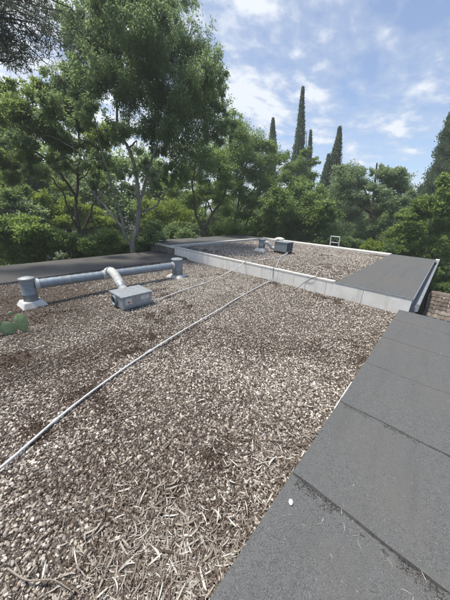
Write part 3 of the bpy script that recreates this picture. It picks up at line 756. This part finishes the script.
# ------------------------------------------------------------------ tiled roof at the right
th = empty('tiled_house', (2, 8, GZ)); tag(th, 'low neighbouring house with weathered terracotta barrel tile roof beside the upper building', 'house')
X0t, X1t, Y0t, Y1t, Z0t, Z1t = .0, 6.0, 6.28, 9.35, -.92, -.34
MB().box((X0t + .05, Y0t + .3, GZ - .3), (X1t - .1, Y1t + 2.6, -1.02)).build('wall', M['wall_house'], th)
mb_v, mb_f, off = [], [], 0
rows, cols = 12, 42; rt_ = np.random.default_rng(8)
for sgn in (0, 1):
    for rI in range(rows):
        for cI in range(cols):
            L_ = .40; pitch = .142
            xc = X0t + .1 + cI * pitch + rt_.normal(0, .008); f_ = rI / rows
            ya = Y0t + (Y1t - Y0t) * f_; yb = ya + (Y1t - Y0t) / rows + .06
            za = Z0t + (Z1t - Z0t) * f_ + .045; zb = za + (Z1t - Z0t) / rows - .006
            if sgn:
                ya, yb = 2 * Y1t - ya, 2 * Y1t - yb
            for inv, dx_, r0, r1 in ((0, 0, .060, .050), (1, pitch / 2, .050, .060)):
                a = np.linspace(0, math.pi, 7)
                def arc(r_, y_, z_, th_):
                    s_ = -1 if inv else 1
                    return np.stack([xc + dx_ + (r_ - th_) * np.cos(a), np.full(7, y_), z_ + s_ * (r_ - th_) * np.sin(a) * .55 + (.03 if inv else 0)], -1)
                V = np.concatenate([arc(r0, ya, za, 0), arc(r1, yb, zb, 0), arc(r0, ya, za, .014), arc(r1, yb, zb, .014)])
                F = [(i, i + 1, 8 + i, 7 + i) for i in range(6)] + [(14 + i, 21 + i, 22 + i, 15 + i) for i in range(6)] + [(i, 14 + i, 15 + i, i + 1) for i in range(6)]
                mb_v.append(V); mb_f.append(np.array(F) + off); off += 28
rf = np_mesh('roof', np.concatenate(mb_v), np.concatenate(mb_f), M['tile'], th)
mb = MB()
for k in range(16):
    a = np.linspace(0, math.pi, 9); xa, xb = X0t + k * .38, X0t + k * .38 + .41
    V = [(x, Y1t + .11 * math.cos(q), Z1t + .025 + (.10 + .008 * (x == xb)) * math.sin(q)) for x in (xa, xb) for q in a]
    mb.add(V, [(i, i + 1, 10 + i, 9 + i) for i in range(8)])
mb.build('ridge', M['tile'], rf)
MB().add([(X0t, Y0t, Z0t - .06), (X1t, Y0t, Z0t - .06), (X1t, Y1t, Z1t - .06), (X0t, Y1t, Z1t - .06), (X0t, 2 * Y1t - Y0t, Z0t - .06), (X1t, 2 * Y1t - Y0t, Z0t - .06)], [(0, 1, 2, 3), (3, 2, 5, 4)]).build('roof_board', M['plaster_dirty'], th)

# ------------------------------------------------------------------ foliage
def unit(r, n):
    v = r.normal(0, 1, (n, 3)); return v / np.linalg.norm(v, axis=1)[:, None]
def leaf_quads(P, Dir, L, W, r):
    n = len(P)
    Dn = Dir / (np.linalg.norm(Dir, axis=1)[:, None] + 1e-9)
    S = np.cross(Dn, unit(r, n)); S /= np.linalg.norm(S, axis=1)[:, None] + 1e-9
    L = L[:, None]; W = W[:, None]
    V = np.stack([P, P + Dn * L * .45 + S * W * .5, P + Dn * L, P + Dn * L * .45 - S * W * .5], 1)
    return V.reshape(-1, 3), np.arange(4 * n).reshape(-1, 4)
def clump_leaves(c, rad, n, L, W, r, droop=.35, per=42, spread=.20, flat=.6):
    m = max(4, n // per)
    u = unit(r, m); u[:, 2] = u[:, 2] * .9 + .08
    rr = r.random(m) ** .42 * (1 + .22 * r.normal(0, 1, m))
    sc = np.asarray(c) + u * rr[:, None] * np.asarray(rad)
    cnt = np.maximum(6, (per * np.exp(r.normal(0, .45, m))).astype(int))
    idx = np.repeat(np.arange(m), cnt); N = len(idx)
    g = r.normal(0, 1, (N, 3)) * spread * np.mean(rad) * np.array([1, 1, flat])
    P = sc[idx] + g
    Dr = unit(r, N) * .8 + u[idx] * .5 + np.array([0, 0, -droop])
    l = L * r.uniform(.6, 1.25, N)
    return leaf_quads(P, Dr, l, W * r.uniform(.7, 1.2, N), r), sc

class Tree:
    def __init__(self, name, label, cat, base, seed, leaf, bark, group=None):
        self.r = np.random.default_rng(seed)
        self.root = empty(name, base); tag(self.root, label, cat, group)
        self.leaf, self.bark = M[leaf], M[bark]
        self.sk = []; self.tubes = []; self.lv = []
    def limb(self, pts, r0, r1, n=None, sides=8, wob=.03):
        n = n or max(8, 5 * len(pts)); P = smooth_path(pts, n)
        j = self.r.normal(0, wob, P.shape); j[0] = 0; j = (j + np.roll(j, 1, 0)) * .5; j[0] = 0
        P = P + j
        rad = r0 + (r1 - r0) * np.linspace(0, 1, n) ** .8
        self.tubes.append(tube_arrays(P, rad, sides)); self.sk += list(zip(P, rad)); return P
    def clump(self, c, rad, n, L, W, droop=.35, link=True, per=42, twigs=.35, spread=.20, flat=.6):
        c = np.asarray(c, float)
        if link and self.sk:
            S = np.array([p for p, _ in self.sk]); d = np.linalg.norm((S - c) * np.array([1, 1, 1.0]), axis=1) + .8 * np.clip(S[:, 2] - c[2], 0, None)
            k = int(np.argmin(d)); a, ra = self.sk[k]
            le = np.linalg.norm(c - a)
            if le > .2:
                mid = a * .5 + c * .5 + np.array([0, 0, .12 * le]) + self.r.normal(0, .07 * le, 3)
                self.limb([a, mid, c], min(ra * .75, .014 + .016 * le), .010, 10, 5, .03)
        (V, F), sc = clump_leaves(c, rad, n, L, W, self.r, droop, per, spread, flat)
        self.lv.append((V, F))
        for s_ in sc:
            if self.r.random() < twigs and self.sk:
                m = (c + s_) / 2 + self.r.normal(0, .06, 3)
                self.tubes.append(tube_arrays(np.array([c, m, s_]), [.010, .007, .003], 4))
    def finish(self, crown='crown', trunk='trunk'):
        V, F = join(self.lv); a = np_mesh(crown, V, F, self.leaf, self.root)
        if self.tubes:
            V, F = join(self.tubes); np_mesh(trunk, V, F, self.bark, self.root, smooth=True)
        return self.root

def pix_tree(name, label, cat, D, base_px, limbs, clumps, n, L, W, leaf, bark, seed, group=None, droop=.35, depth=.9, gz=GZ, per=42, spread=.2, twigs=.35, flat=.6, zr=.85):
    """limbs: (list of picture points at distance D, r0, r1); clumps: (px, py, radius px[, extra distance])"""
    b = at(base_px[0], base_px[1], D); base = np.array([b[0], b[1], gz])
    T = Tree(name, label, cat, base, seed, leaf, bark, group)
    for li, (pp, r0, r1) in enumerate(limbs):
        w3 = [at(q[0], q[1], D + (q[2] if len(q) > 2 else 0)) for q in pp]
        if li == 0 or pp[0] == 'g':
            w3 = [base, base * .5 + w3[0] * .5 + T.r.normal(0, .05, 3)] + w3
        T.limb(w3, r0, r1)
    tot = sum(c[2] ** 2 for c in clumps)
    for c in clumps:
        dD = c[3] if len(c) > 3 else float(np.clip(T.r.normal(0, depth), -1.1 * depth, 1.8 * depth))
        p = at(c[0], c[1], D + dD); r_ = mpx(c[0], c[1], D + dD, c[2])
        T.clump(p, (r_, r_, r_ * zr), int(n * c[2] ** 2 / tot), L, W, droop, per=per, spread=spread, twigs=twigs, flat=flat)
    return T.finish()

# 1 the big pale-trunked tree
main_clumps = [(190, 112, 30), (206, 78, 22), (172, 62, 26), (214, 98, 17), (142, 40, 28), (112, 22, 28), (160, 16, 22), (188, 48, 24), (84, 45, 24), (60, 80, 16),
    (95, 75, 24), (125, 88, 26), (150, 128, 22), (184, 150, 24), (200, 163, 17), (165, 102, 26), (52, 110, 18), (85, 112, 17), (118, 128, 15), (215, 134, 15), (222, 108, 10),
    (130, -6, 26), (98, -8, 24), (168, -6, 20), (215, 70, 13), (224, 88, 9), (228, 124, 9), (150, 70, 22), (105, 50, 22), (200, 60, 14), (170, 130, 18), (205, 120, 20), (232, 132, 8), (72, 18, 18), (180, 175, 12), (206, 180, 9), (168, 168, 12), (135, 150, 11)]
pix_tree('tree', 'large dark green tree with pale forked trunk rising behind the left felt strip', 'tree', 10.75, (133, 256),
    [([(133, 252), (138, 222), (139, 205), (137, 190), (135, 168), (127, 145), (119, 128), (116, 100), (112, 60)], .13, .028),
     ([(133, 250), (129, 243), (121, 226), (106, 207, .3), (95, 194, .6), (84, 176, .9), (74, 150, 1.0), (64, 112, .8)], .075, .016),
     ([(124, 228), (118, 206), (113, 190, -.3), (106, 165, -.6), (96, 130, -.5), (90, 90, -.5)], .055, .014),
     ([(138, 208), (144, 186), (150, 165, -.3), (158, 140, -.4), (166, 108, -.3), (176, 70, -.3)], .07, .016),
     ([(139, 212), (155, 206, .3), (166, 190, .5), (172, 183, .8), (182, 160, .6), (192, 130, .4)], .045, .012)],
    main_clumps + [(108, 186, 9, .4), (120, 172, 10, .3), (154, 182, 9, .2), (96, 184, 9, .8), (142, 166, 9, -.4), (128, 190, 6, .6), (168, 182, 10, .6), (84, 160, 11, .9), (20, 140, 16, 1.5), (60, 165, 12, 1.2), (30, 170, 12, 1.6), (100, 160, 12, .8), (88, 95, 16, 1), (112, 60, 20, 1.2), (150, 95, 20, 1.3), (160, 150, 14, .8), (192, 95, 20, 1.2), (170, 40, 18, 1.2), (75, 75, 18, 1.2)], 140000, .112, .034, 'leaf_dark', 'bark_pale', 1, depth=.9, droop=.75, spread=.115, flat=1.1, per=64, twigs=.6)
# 2 darker olive tree to the left
pix_tree('tree', 'olive green tree with slim dark leaning branches, left of the pale forked tree', 'tree', 13.6, (80, 246),
    [([(81, 243), (78, 222), (76, 205), (77, 190), (79, 165), (78, 130), (74, 100)], .13, .03),
     ([(76, 196), (62, 176), (49, 161), (34, 152), (20, 148), (-6, 142)], .07, .02),
     ([(81, 234), (73, 219), (70, 210), (60, 188), (48, 175), (30, 172)], .06, .015),
     ([(82, 236), (90, 215), (95, 196), (100, 170), (104, 140)], .06, .015),
     ([(77, 185), (88, 170), (96, 150)], .04, .012)],
    [(20, 112, 17), (45, 128, 18), (70, 102, 20), (14, 134, 17), (62, 145, 15), (92, 148, 13), (6, 92, 14), (38, 94, 14), (4, 160, 13), (104, 135, 13), (28, 158, 11), (80, 125, 14), (-12, 115, 20), (-14, 150, 14), (110, 165, 9), (60, 160, 10), (75, 168, 10, 1.5), (40, 172, 11, 1.5), (12, 178, 12, 1.5), (94, 172, 9, 1.5), (60, 186, 9, 2), (22, 165, 10)],
    70000, .12, .042, 'leaf_olive', 'bark_brown', 2, depth=.9, spread=.17)
# 3 overhanging conifer, trunk beyond the left edge
bt = np.array([-10.6, -1.2, GZ]); T = Tree('pine_tree', 'dark pine whose bare twiggy boughs hang into the upper left corner', 'tree', bt, 3, 'needle', 'bark_dark')
T.limb([bt, (-10.5, -1.2, 0), (-10.3, -1.15, 4), (-10.2, -1.1, 9)], .22, .06)
for tip, st_ in (((12, 14, 8.6), 6.2), ((44, 6, 8.8), 6.8), ((8, 48, 9.0), 5.0), ((50, 28, 9.2), 5.8), ((22, 62, 9.0), 4.8), ((70, 4, 9.4), 7.2), ((-6, 30, 8.6), 5.6), ((30, 44, 9.0), 5.2), ((26, 24, 8.8), 6.0), ((60, 12, 9.2), 6.9), ((6, 4, 8.6), 6.8), ((36, 14, 9.0), 6.6)):
    c = at(*tip); a = np.array([-10.28, -1.13, st_])
    P = T.limb([a, a * .5 + c * .5 + np.array([0, 0, -.15]), c], .05, .010, 16, 6, .05)
    for k in range(5, 16):
        for _ in range(2):
            q = P[k] + T.r.normal(0, .30, 3) + np.array([0, 0, -.1])
            T.tubes.append(tube_arrays(np.array([P[k], (P[k] + q) / 2 + T.r.normal(0, .05, 3), q]), [.012, .008, .004], 4))
            T.clump(q, (.25, .25, .18), 105, .13, .017, .1, link=False, per=18, twigs=.5, spread=.3)
T.finish()
# 4 dark drooping tree with V-shaped trunk, behind the upper roof's left end
pix_tree('tree', 'dense green tree with V shaped grey trunk behind the left end of the upper roof', 'tree', 16.0, (204, 240),
    [([(204, 238), (203, 230)], .16, .13), ([(203, 231), (196, 214), (194, 198), (192, 182), (196, 160)], .10, .03),
     ([(204, 228), (214, 212), (223, 200), (227, 186), (232, 165)], .11, .03), ([(212, 214), (208, 200), (210, 180)], .05, .02)],
    [(196, 176, 12), (214, 162, 16), (232, 150, 16), (226, 184, 11), (180, 182, 12), (240, 132, 13), (210, 190, 9), (170, 190, 10), (232, 122, 9), (204, 150, 12), (188, 200, 8), (218, 198, 9), (200, 190, 8), (224, 172, 10), (184, 168, 9)],
    34000, .13, .05, 'leaf_mid', 'bark_brown', 4, depth=.9, droop=.5)
# 5 lighter tree
pix_tree('tree', 'light green feathery tree in front of the small cypress', 'tree', 18.5, (234, 240),
    [([(234, 238), (235, 220), (240, 195), (246, 165), (250, 145)], .13, .03), ([(236, 215), (250, 196), (262, 170)], .06, .02), ([(240, 238), (248, 220), (256, 200), (268, 180)], .07, .02)],
    [(245, 152, 13), (257, 144, 13), (268, 163, 12), (251, 174, 13), (239, 190, 11), (265, 188, 12), (280, 160, 8), (235, 166, 9), (255, 204, 9), (276, 178, 10), (243, 138, 8), (270, 145, 8), (282, 196, 9), (262, 222, 10), (246, 216, 9), (228, 212, 9), (236, 178, 9), (248, 200, 10), (232, 224, 9), (260, 178, 10), (273, 212, 9), (284, 178, 8), (228, 198, 8), (256, 160, 9)],
    40000, .13, .055, 'leaf_light', 'bark_brown', 5, depth=.9)
# 6 broad-leaved shrub tree under the cypresses
pix_tree('tree', 'broad leafy mid green tree filling the gap below the tall cypresses', 'tree', 17.5, (300, 246),
    [([(300, 244), (300, 225), (297, 205)], .12, .05), ([(300, 230), (312, 210)], .06, .02)],
    [(285, 210, 13), (300, 220, 14), (271, 226, 11), (311, 202, 12), (296, 190, 10), (321, 220, 12), (308, 234, 11), (288, 232, 11), (323, 236, 9), (270, 206, 9), (325, 206, 9), (306, 186, 8), (282, 194, 10), (290, 222, 10), (312, 216, 10), (318, 190, 8), (330, 214, 9), (276, 240, 8)],
    32000, .17, .08, 'leaf_mid', 'bark_brown', 6, depth=.8)
pix_tree('tree', 'loose pale green tree with open sprays in front of the tall cypress', 'tree', 21.0, (292, 240),
    [([(292, 240), (292, 215), (296, 185), (300, 160)], .10, .02)],
    [(300, 165, 8), (288, 170, 8), (311, 176, 7), (296, 182, 8), (314, 162, 5), (286, 156, 5), (306, 152, 5)], 10000, .13, .06, 'leaf_light', 'bark_brown', 7, depth=.5, twigs=.4)
# 7 round-headed tree right of centre
pix_tree('tree', 'wide round headed grey green tree with airy gaps, right of the cypresses', 'tree', 21.0, (374, 246),
    [([(374, 244), (373, 225), (370, 205), (362, 185), (352, 172)], .16, .03), ([(373, 222), (384, 205), (392, 185)], .09, .03), ([(372, 214), (374, 195), (377, 180)], .07, .02), ([(371, 212), (350, 200), (338, 196)], .07, .02)],
    [(350, 176, 12), (341, 193, 12), (331, 206, 10), (394, 181, 13), (404, 187, 8), (385, 175, 9), (362, 184, 9), (388, 203, 11), (350, 214, 12), (370, 228, 11), (330, 226, 10), (397, 214, 10), (355, 197, 10), (361, 171, 6), (340, 179, 8), (374, 172, 5), (342, 232, 10), (388, 228, 10), (360, 238, 9), (404, 201, 7), (371, 187, 6), (381, 193, 8), (364, 202, 8), (376, 210, 9), (396, 197, 9), (411, 194, 6), (345, 184, 9), (357, 183, 8), (382, 169, 5), (398, 172, 7), (338, 170, 6), (346, 168, 6)],
    68000, .13, .06, 'leaf_grey', 'bark_brown', 8, depth=.9, spread=.22)
o = empty('dead_trunk', (*at(374, 244, 24.5)[:2], GZ)); tag(o, 'bare slanting dead trunk poking above the round headed tree', 'tree')
P = smooth_path([np.array([*at(371, 244, 24.5)[:2], GZ]), at(373, 200, 24.5), at(377, 163, 24.5)], 20)
MB().tube(P, np.linspace(.16, .05, 20), 8).build('trunk', M['bark_dark'], o, smooth=True)
# 8 bright leafy tree at the right edge
pix_tree('tree', 'leafy fresh green tree at the right edge beyond the tiled roof', 'tree', 16.0, (434, 280),
    [([(434, 270), (432, 250), (430, 225), (436, 205)], .13, .03), ([(432, 248), (416, 230), (408, 222)], .07, .02), ([(432, 240), (448, 220), (462, 205)], .07, .02)],
    [(449, 192, 11), (434, 208, 13), (416, 214, 11), (412, 233, 12), (428, 226, 13), (444, 226, 14), (403, 240, 8), (434, 246, 13), (448, 250, 12), (446, 278, 9), (462, 205, 14), (464, 240, 14), (466, 272, 14), (420, 250, 9), (438, 268, 9), (402, 226, 7), (450, 208, 12), (436, 284, 8), (452, 290, 10), (428, 262, 7), (396, 232, 10), (388, 246, 8), (404, 216, 9), (424, 202, 9), (398, 250, 8), (442, 182, 8)],
    42000, .14, .065, 'leaf_bright', 'bark_brown', 9, depth=.8, twigs=.5)

# cypresses
def cypress(label, D, apex, base_px, w_px, seed, n, spires=None, ls=.19, bulge=.8):
    pa = at(apex[0], apex[1], D); bx = at(base_px[0], base_px[1], D); b = np.array([bx[0], bx[1], GZ])
    T = Tree('cypress', label, 'tree', b, seed, 'cypress', 'bark_dark', 'cypresses behind the roofs')
    T.limb([b, b * .5 + pa * .5, pa], .2, .02, wob=.02)
    R0 = mpx(base_px[0], base_px[1], D, w_px)
    lv = []
    for (dx_, top, wsc, share) in (spires or [(0, 1.0, 1.0, 1.0)]):
        N = int(n * share); h = T.r.random(N) ** .85
        ax = b[None] * (1 - h[:, None] * top) + (pa[None]) * (h[:, None] * top) + rt[None] * dx_ * R0 * np.minimum(1, h[:, None] * 3)
        prof = np.clip(h * 9, 0, 1) ** .5 * (1 - h) ** bulge
        th_ = T.r.random(N) * 6.283
        lump = .74 + .34 * np.sin(th_ * 3 + h * 31 + seed) * np.sin(h * 47 + th_ * 2) + .17 * T.r.normal(0, 1, N)
        rr = R0 * wsc * prof * lump * T.r.uniform(.55, 1.0, N) ** .5 + .02
        P = ax + np.stack([rr * np.cos(th_), rr * np.sin(th_), np.zeros(N)], -1)
        Dr = np.stack([np.cos(th_) * .45, np.sin(th_) * .45, np.full(N, 1.0)], -1) + T.r.normal(0, .38, (N, 3))
        lv.append(leaf_quads(P, Dr, ls * T.r.uniform(.6, 1.3, N), ls * .42 * T.r.uniform(.7, 1.2, N), T.r))
    T.lv = lv
    return T.finish()
cypress('tallest slender cypress, a needle thin spire above all the other trees', 30, (303, 88), (296, 222), 15, 31, 22000, None, .19, .95)
cypress('small thin cypress standing apart, just left of the tallest spire', 31, (273, 119), (272, 215), 15, 32, 13000)
cypress('short twin spired cypress tucked against the right flank of the tallest one', 31, (307, 131), (306, 215), 14, 33, 14000, [(-.28, .97, .62, .5), (.25, 1.0, .62, .5)])
cypress('broad ragged cypress with a lower shoulder, left of the round headed tree', 29, (338, 128), (331, 220), 20, 34, 30000, [(.08, 1.0, .85, .6), (-.32, .82, .85, .4)])
cypress('massive broad cypress cone cut off by the right edge', 26, (470, 76), (452, 215), 56, 35, 130000, None, .17, .9)

# bushes and undergrowth
def bush(label, D, clumps, n, L, W, leaf, seed, name='shrub', cat='shrub', group=None, flecks=0, **kw):
    cx = sum(c[0] for c in clumps) / len(clumps); cy = max(c[1] for c in clumps)
    b = at(cx, cy, D); base = np.array([b[0], b[1], GZ])
    T = Tree(name, label, cat, base, seed, leaf, 'bark_dark', group)
    for k in range(4):
        c = clumps[k % len(clumps)]; p = at(c[0], c[1], D)
        T.limb([base + T.r.normal(0, .12, 3) * np.array([1, 1, 0]), base * .5 + p * .5 + T.r.normal(0, .15, 3), p], .045, .012, 12, 6)
    tot = sum(c[2] ** 2 for c in clumps)
    for c in clumps:
        dD = c[3] if len(c) > 3 else T.r.normal(0, .45)
        p = at(c[0], c[1], D + dD); r_ = mpx(c[0], c[1], D + dD, c[2])
        T.clump(p, (r_, r_, r_ * .8), int(n * c[2] ** 2 / tot), L, W, .2, twigs=.25, **kw)
    root = T.finish('foliage', 'stem')
    if flecks:  # small white flecks scattered over the leaf tips
        V = np.concatenate([v for v, _ in T.lv]).reshape(-1, 4, 3)[:, 2]
        k = T.r.choice(len(V), flecks, replace=False); P = V[k] + np.array([0, 0, .03])
        parts_ = []
        for q in range(4): parts_.append(leaf_quads(P, unit(T.r, flecks) + np.array([0, 0, .5]), np.full(flecks, .06), np.full(flecks, .05), T.r))
        V, F = join(parts_); np_mesh('blossom', V, F, M['blossom'], root)
    return root
G = 'shrubs behind the left felt strip'
bush('bright yellow green spreading shrub behind the felt strip at the far left', 12.6, [(30, 230, 18), (14, 238, 15), (45, 236, 13), (4, 225, 14), (25, 246, 14), (44, 250, 10), (-10, 235, 16), (8, 254, 11), (20, 262, 9), (36, 261, 8), (0, 264, 9), (-14, 262, 10)], 26000, .13, .06, 'leaf_bright', 51, group=G)
bush('round leafy shrub below the olive tree trunk', 12.0, [(64, 240, 13), (75, 250, 10), (54, 251, 10), (86, 246, 9), (80, 257, 7), (66, 259, 7)], 13000, .11, .055, 'leaf_mid', 52, group=G)
bush('low dark shrub dotted with white flowers at the edge of the felt strip', 11.0, [(60, 257, 6), (68, 255, 6), (54, 259, 5)], 3000, .08, .04, 'leaf_dark', 53, group=G, flecks=60)
bush('dark green shrub between the two trunks', 12.2, [(96, 245, 11), (108, 240, 11), (116, 250, 8), (104, 252, 8), (92, 256, 7), (122, 254, 6)], 12000, .11, .05, 'leaf_mid', 54, group=G)
bush('upright dark shrub at the left end of the step', 11.7, [(140, 250, 6), (150, 254, 6), (150, 236, 9), (147, 247, 7), (156, 226, 8), (142, 240, 7), (160, 237, 6)], 8000, .10, .05, 'leaf_dark', 55, group=G)
bush('low mid green shrub right behind the base of the pale forked trunk', 12.8, [(128, 246, 9), (140, 240, 8), (120, 242, 8), (134, 252, 7)], 8000, .11, .05, 'leaf_mid', 66, group=G)
bush('tall shrub with pale whitish flecks far back at the left', 16.5, [(24, 208, 10), (12, 214, 10), (36, 214, 9), (20, 220, 10)], 7000, .12, .06, 'leaf_mid', 56, group=G, flecks=650)
bush('tall mid green shrub at the left frame edge under the olive tree', 17.0, [(8, 195, 12), (-8, 205, 14), (24, 190, 10), (2, 180, 10)], 8000, .13, .06, 'leaf_light', 57, group=G)
bush('yellow green glowing thicket seen between the olive and the pale trunk', 19.0, [(52, 210, 12), (70, 205, 11), (90, 212, 11), (42, 198, 9), (104, 222, 10), (62, 222, 10), (88, 228, 10)], 14000, .14, .065, 'leaf_yellow', 58, group=G)
bush('sunlit yellow green thicket right of the pale trunk', 19.5, [(158, 212, 12), (172, 206, 12), (150, 225, 10), (184, 214, 10), (166, 226, 11), (186, 228, 9), (146, 205, 9)], 14000, .14, .065, 'leaf_yellow', 59, group='shrubs behind the upper roof')
bush('dark undergrowth shrub right of the step end', 15.0, [(172, 232, 9), (184, 236, 8), (162, 238, 7), (192, 230, 7)], 8000, .12, .055, 'leaf_dark', 60, group='shrubs behind the upper roof')
bush('dark low shrub behind the back kerb under the light green tree', 17.0, [(218, 230, 8), (230, 232, 8), (244, 232, 8), (256, 233, 8)], 9000, .12, .055, 'leaf_olive', 61, group='shrubs behind the upper roof')
bush('small yellow green bush behind the back kerb right of the ladder', 15.6, [(373, 245, 7), (382, 248, 6), (366, 248, 5)], 5000, .12, .055, 'leaf_yellow', 62, group='shrubs behind the upper roof')
bush('dark shrub directly behind the ladder', 16.5, [(335, 238, 9), (346, 242, 8), (324, 240, 8), (356, 244, 7)], 8000, .12, .055, 'leaf_dark', 63, group='shrubs behind the upper roof')
bush('dark green shrub between yellow bush and right edge tree', 15.5, [(398, 254, 7), (410, 258, 7), (420, 264, 7), (390, 250, 6)], 7000, .12, .055, 'leaf_dark', 64, group='shrubs behind the upper roof')
bush('dark leafy shrub just beyond the tiled roof ridge', 13.2, [(428, 282, 7), (442, 288, 9), (434, 274, 7), (456, 290, 10), (424, 270, 6)], 8000, .11, .055, 'leaf_mid', 65, group='shrubs behind the upper roof')

# background trees further off, copies of four kinds
def back_tree(seed, leaf, h, rad, nm):
    T = Tree('tree', 'x', 'tree', (0, 0, 0), seed, leaf, 'bark_brown', 'background trees beyond the garden')
    T.limb([(0, 0, 0), (.1, .05, h * .4), (.0, .1, h * .8)], .2, .05)
    for k in range(16):
        u = unit(T.r, 1)[0]; c = np.array([0, 0, h * .58]) + u * np.array([rad * .72, rad * .72, h * .32])
        q = rad * T.r.uniform(.28, .45); T.clump(c, (q, q, q * .85), 900, .24, .12, .3, twigs=.15)
    return T.finish()
protos = [back_tree(71, 'leaf_mid', 7.0, 3.0, ''), back_tree(72, 'leaf_olive', 6.2, 2.8, ''), back_tree(73, 'leaf_bright', 5.6, 2.9, ''), back_tree(74, 'leaf_dark', 6.6, 3.2, '')]
kinds = ['rounded mid green background tree', 'dull olive background tree', 'bright green background tree', 'dark green background tree']
def place_copy(src, first, loc, rz, sc, label):
    if first: c = src
    else:
        c = src.copy(); COL.objects.link(c)
        for ch in src.children:
            d = ch.copy(); COL.objects.link(d); d.parent = c
    c.location = loc; c.rotation_euler = (0, 0, rz); c.scale = (sc, sc, sc); c['label'] = label
used = [False] * 4
spots = [(-6, 25, 0, 1.4, 'seen at far left through the olive branches'), (34, 25, 1, 1.4, 'behind the pale flecked shrub'), (70, 27, 2, 1.5, 'in the gap left of the pale trunk'),
    (100, 25, 3, 1.2, 'between the two trunks'), (140, 26, 0, 1.35, 'behind the pale forked trunk'), (172, 26, 2, 1.25, 'behind the sunlit thicket'), (206, 28, 1, 1.25, 'behind the V shaped trunk'),
    (240, 34, 3, 1.1, 'behind the light feathery tree'), (262, 27, 0, .95, 'under the small cypress'), (290, 36, 1, 1.1, 'beneath the tallest spire'), (322, 33, 3, 1.0, 'at the foot of the ragged cypress'),
    (352, 38, 0, 1.05, 'behind the round headed tree'), (384, 31, 1, .95, 'right of the dead trunk'), (408, 36, 3, 1.1, 'left of the massive cypress'), (440, 23, 2, .85, 'at the foot of the massive cypress')]
for k, (px, D, kd, sc, wh) in enumerate(spots):
    p = at(px, 225, D)
    place_copy(protos[kd], not used[kd], (p[0], p[1], GZ), k * 1.7, sc, kinds[kd] + ' ' + wh); used[kd] = True
# house glimpsed through the trees
hp = at(345, 225, 44); hs = empty('house', (hp[0], hp[1], GZ), CYAW * -1 - .2); tag(hs, 'pinkish rendered house glimpsed through gaps in the round headed tree', 'house')
def hb(lo, hi, mat, name, par, bev=0): 
    m_ = MB(); V = MB().box(lo, hi)
    V = V.v[0]; cs, sn = math.cos(.53), math.sin(.53)
    V = np.stack([cs * V[:, 0] - sn * V[:, 1] + hp[0], sn * V[:, 0] + cs * V[:, 1] + hp[1], V[:, 2] + GZ], -1)
    return m_.add(V, [(0, 3, 2, 1), (4, 5, 6, 7), (0, 1, 5, 4), (1, 2, 6, 5), (2, 3, 7, 6), (3, 0, 4, 7)]).build(name, mat, par)
hb((-5, -3, 0), (5, 3, 5.2), M['wall_pink'], 'wall', hs)
hb((-5.3, -3.3, 5.2), (5.3, 3.3, 5.5), M['tile'], 'roof', hs)
for xx in (-3.5, -.6, 2.3):
    fr = hb((xx, -3.06, 2.6), (xx + 1.1, -2.98, 4.2), M['plaster_white'], 'window', hs); hb((xx + .1, -3.07, 2.7), (xx + 1.0, -3.062, 4.1), M['dark'], 'pane', fr)

# faint haze on far trees, also added as lens glare that lifts shadows
t = NT('haze_veil'); t.n.clear(); t.out = t.node('ShaderNodeOutputMaterial')
pv = t.node('ShaderNodeVolumePrincipled', {'Color': (.93, .96, 1, 1), 'Density': .0024, 'Anisotropy': .2})
t.t.links.new(pv.outputs[0], t.out.inputs['Volume'])
hz_ = MB().box((-1000, -1000, GZ - 1.3), (1000, 1000, 17)).build('haze', t.m); tag(hz_, 'thin pale haze, also added as a lens glare veil', 'haze', kind='stuff')
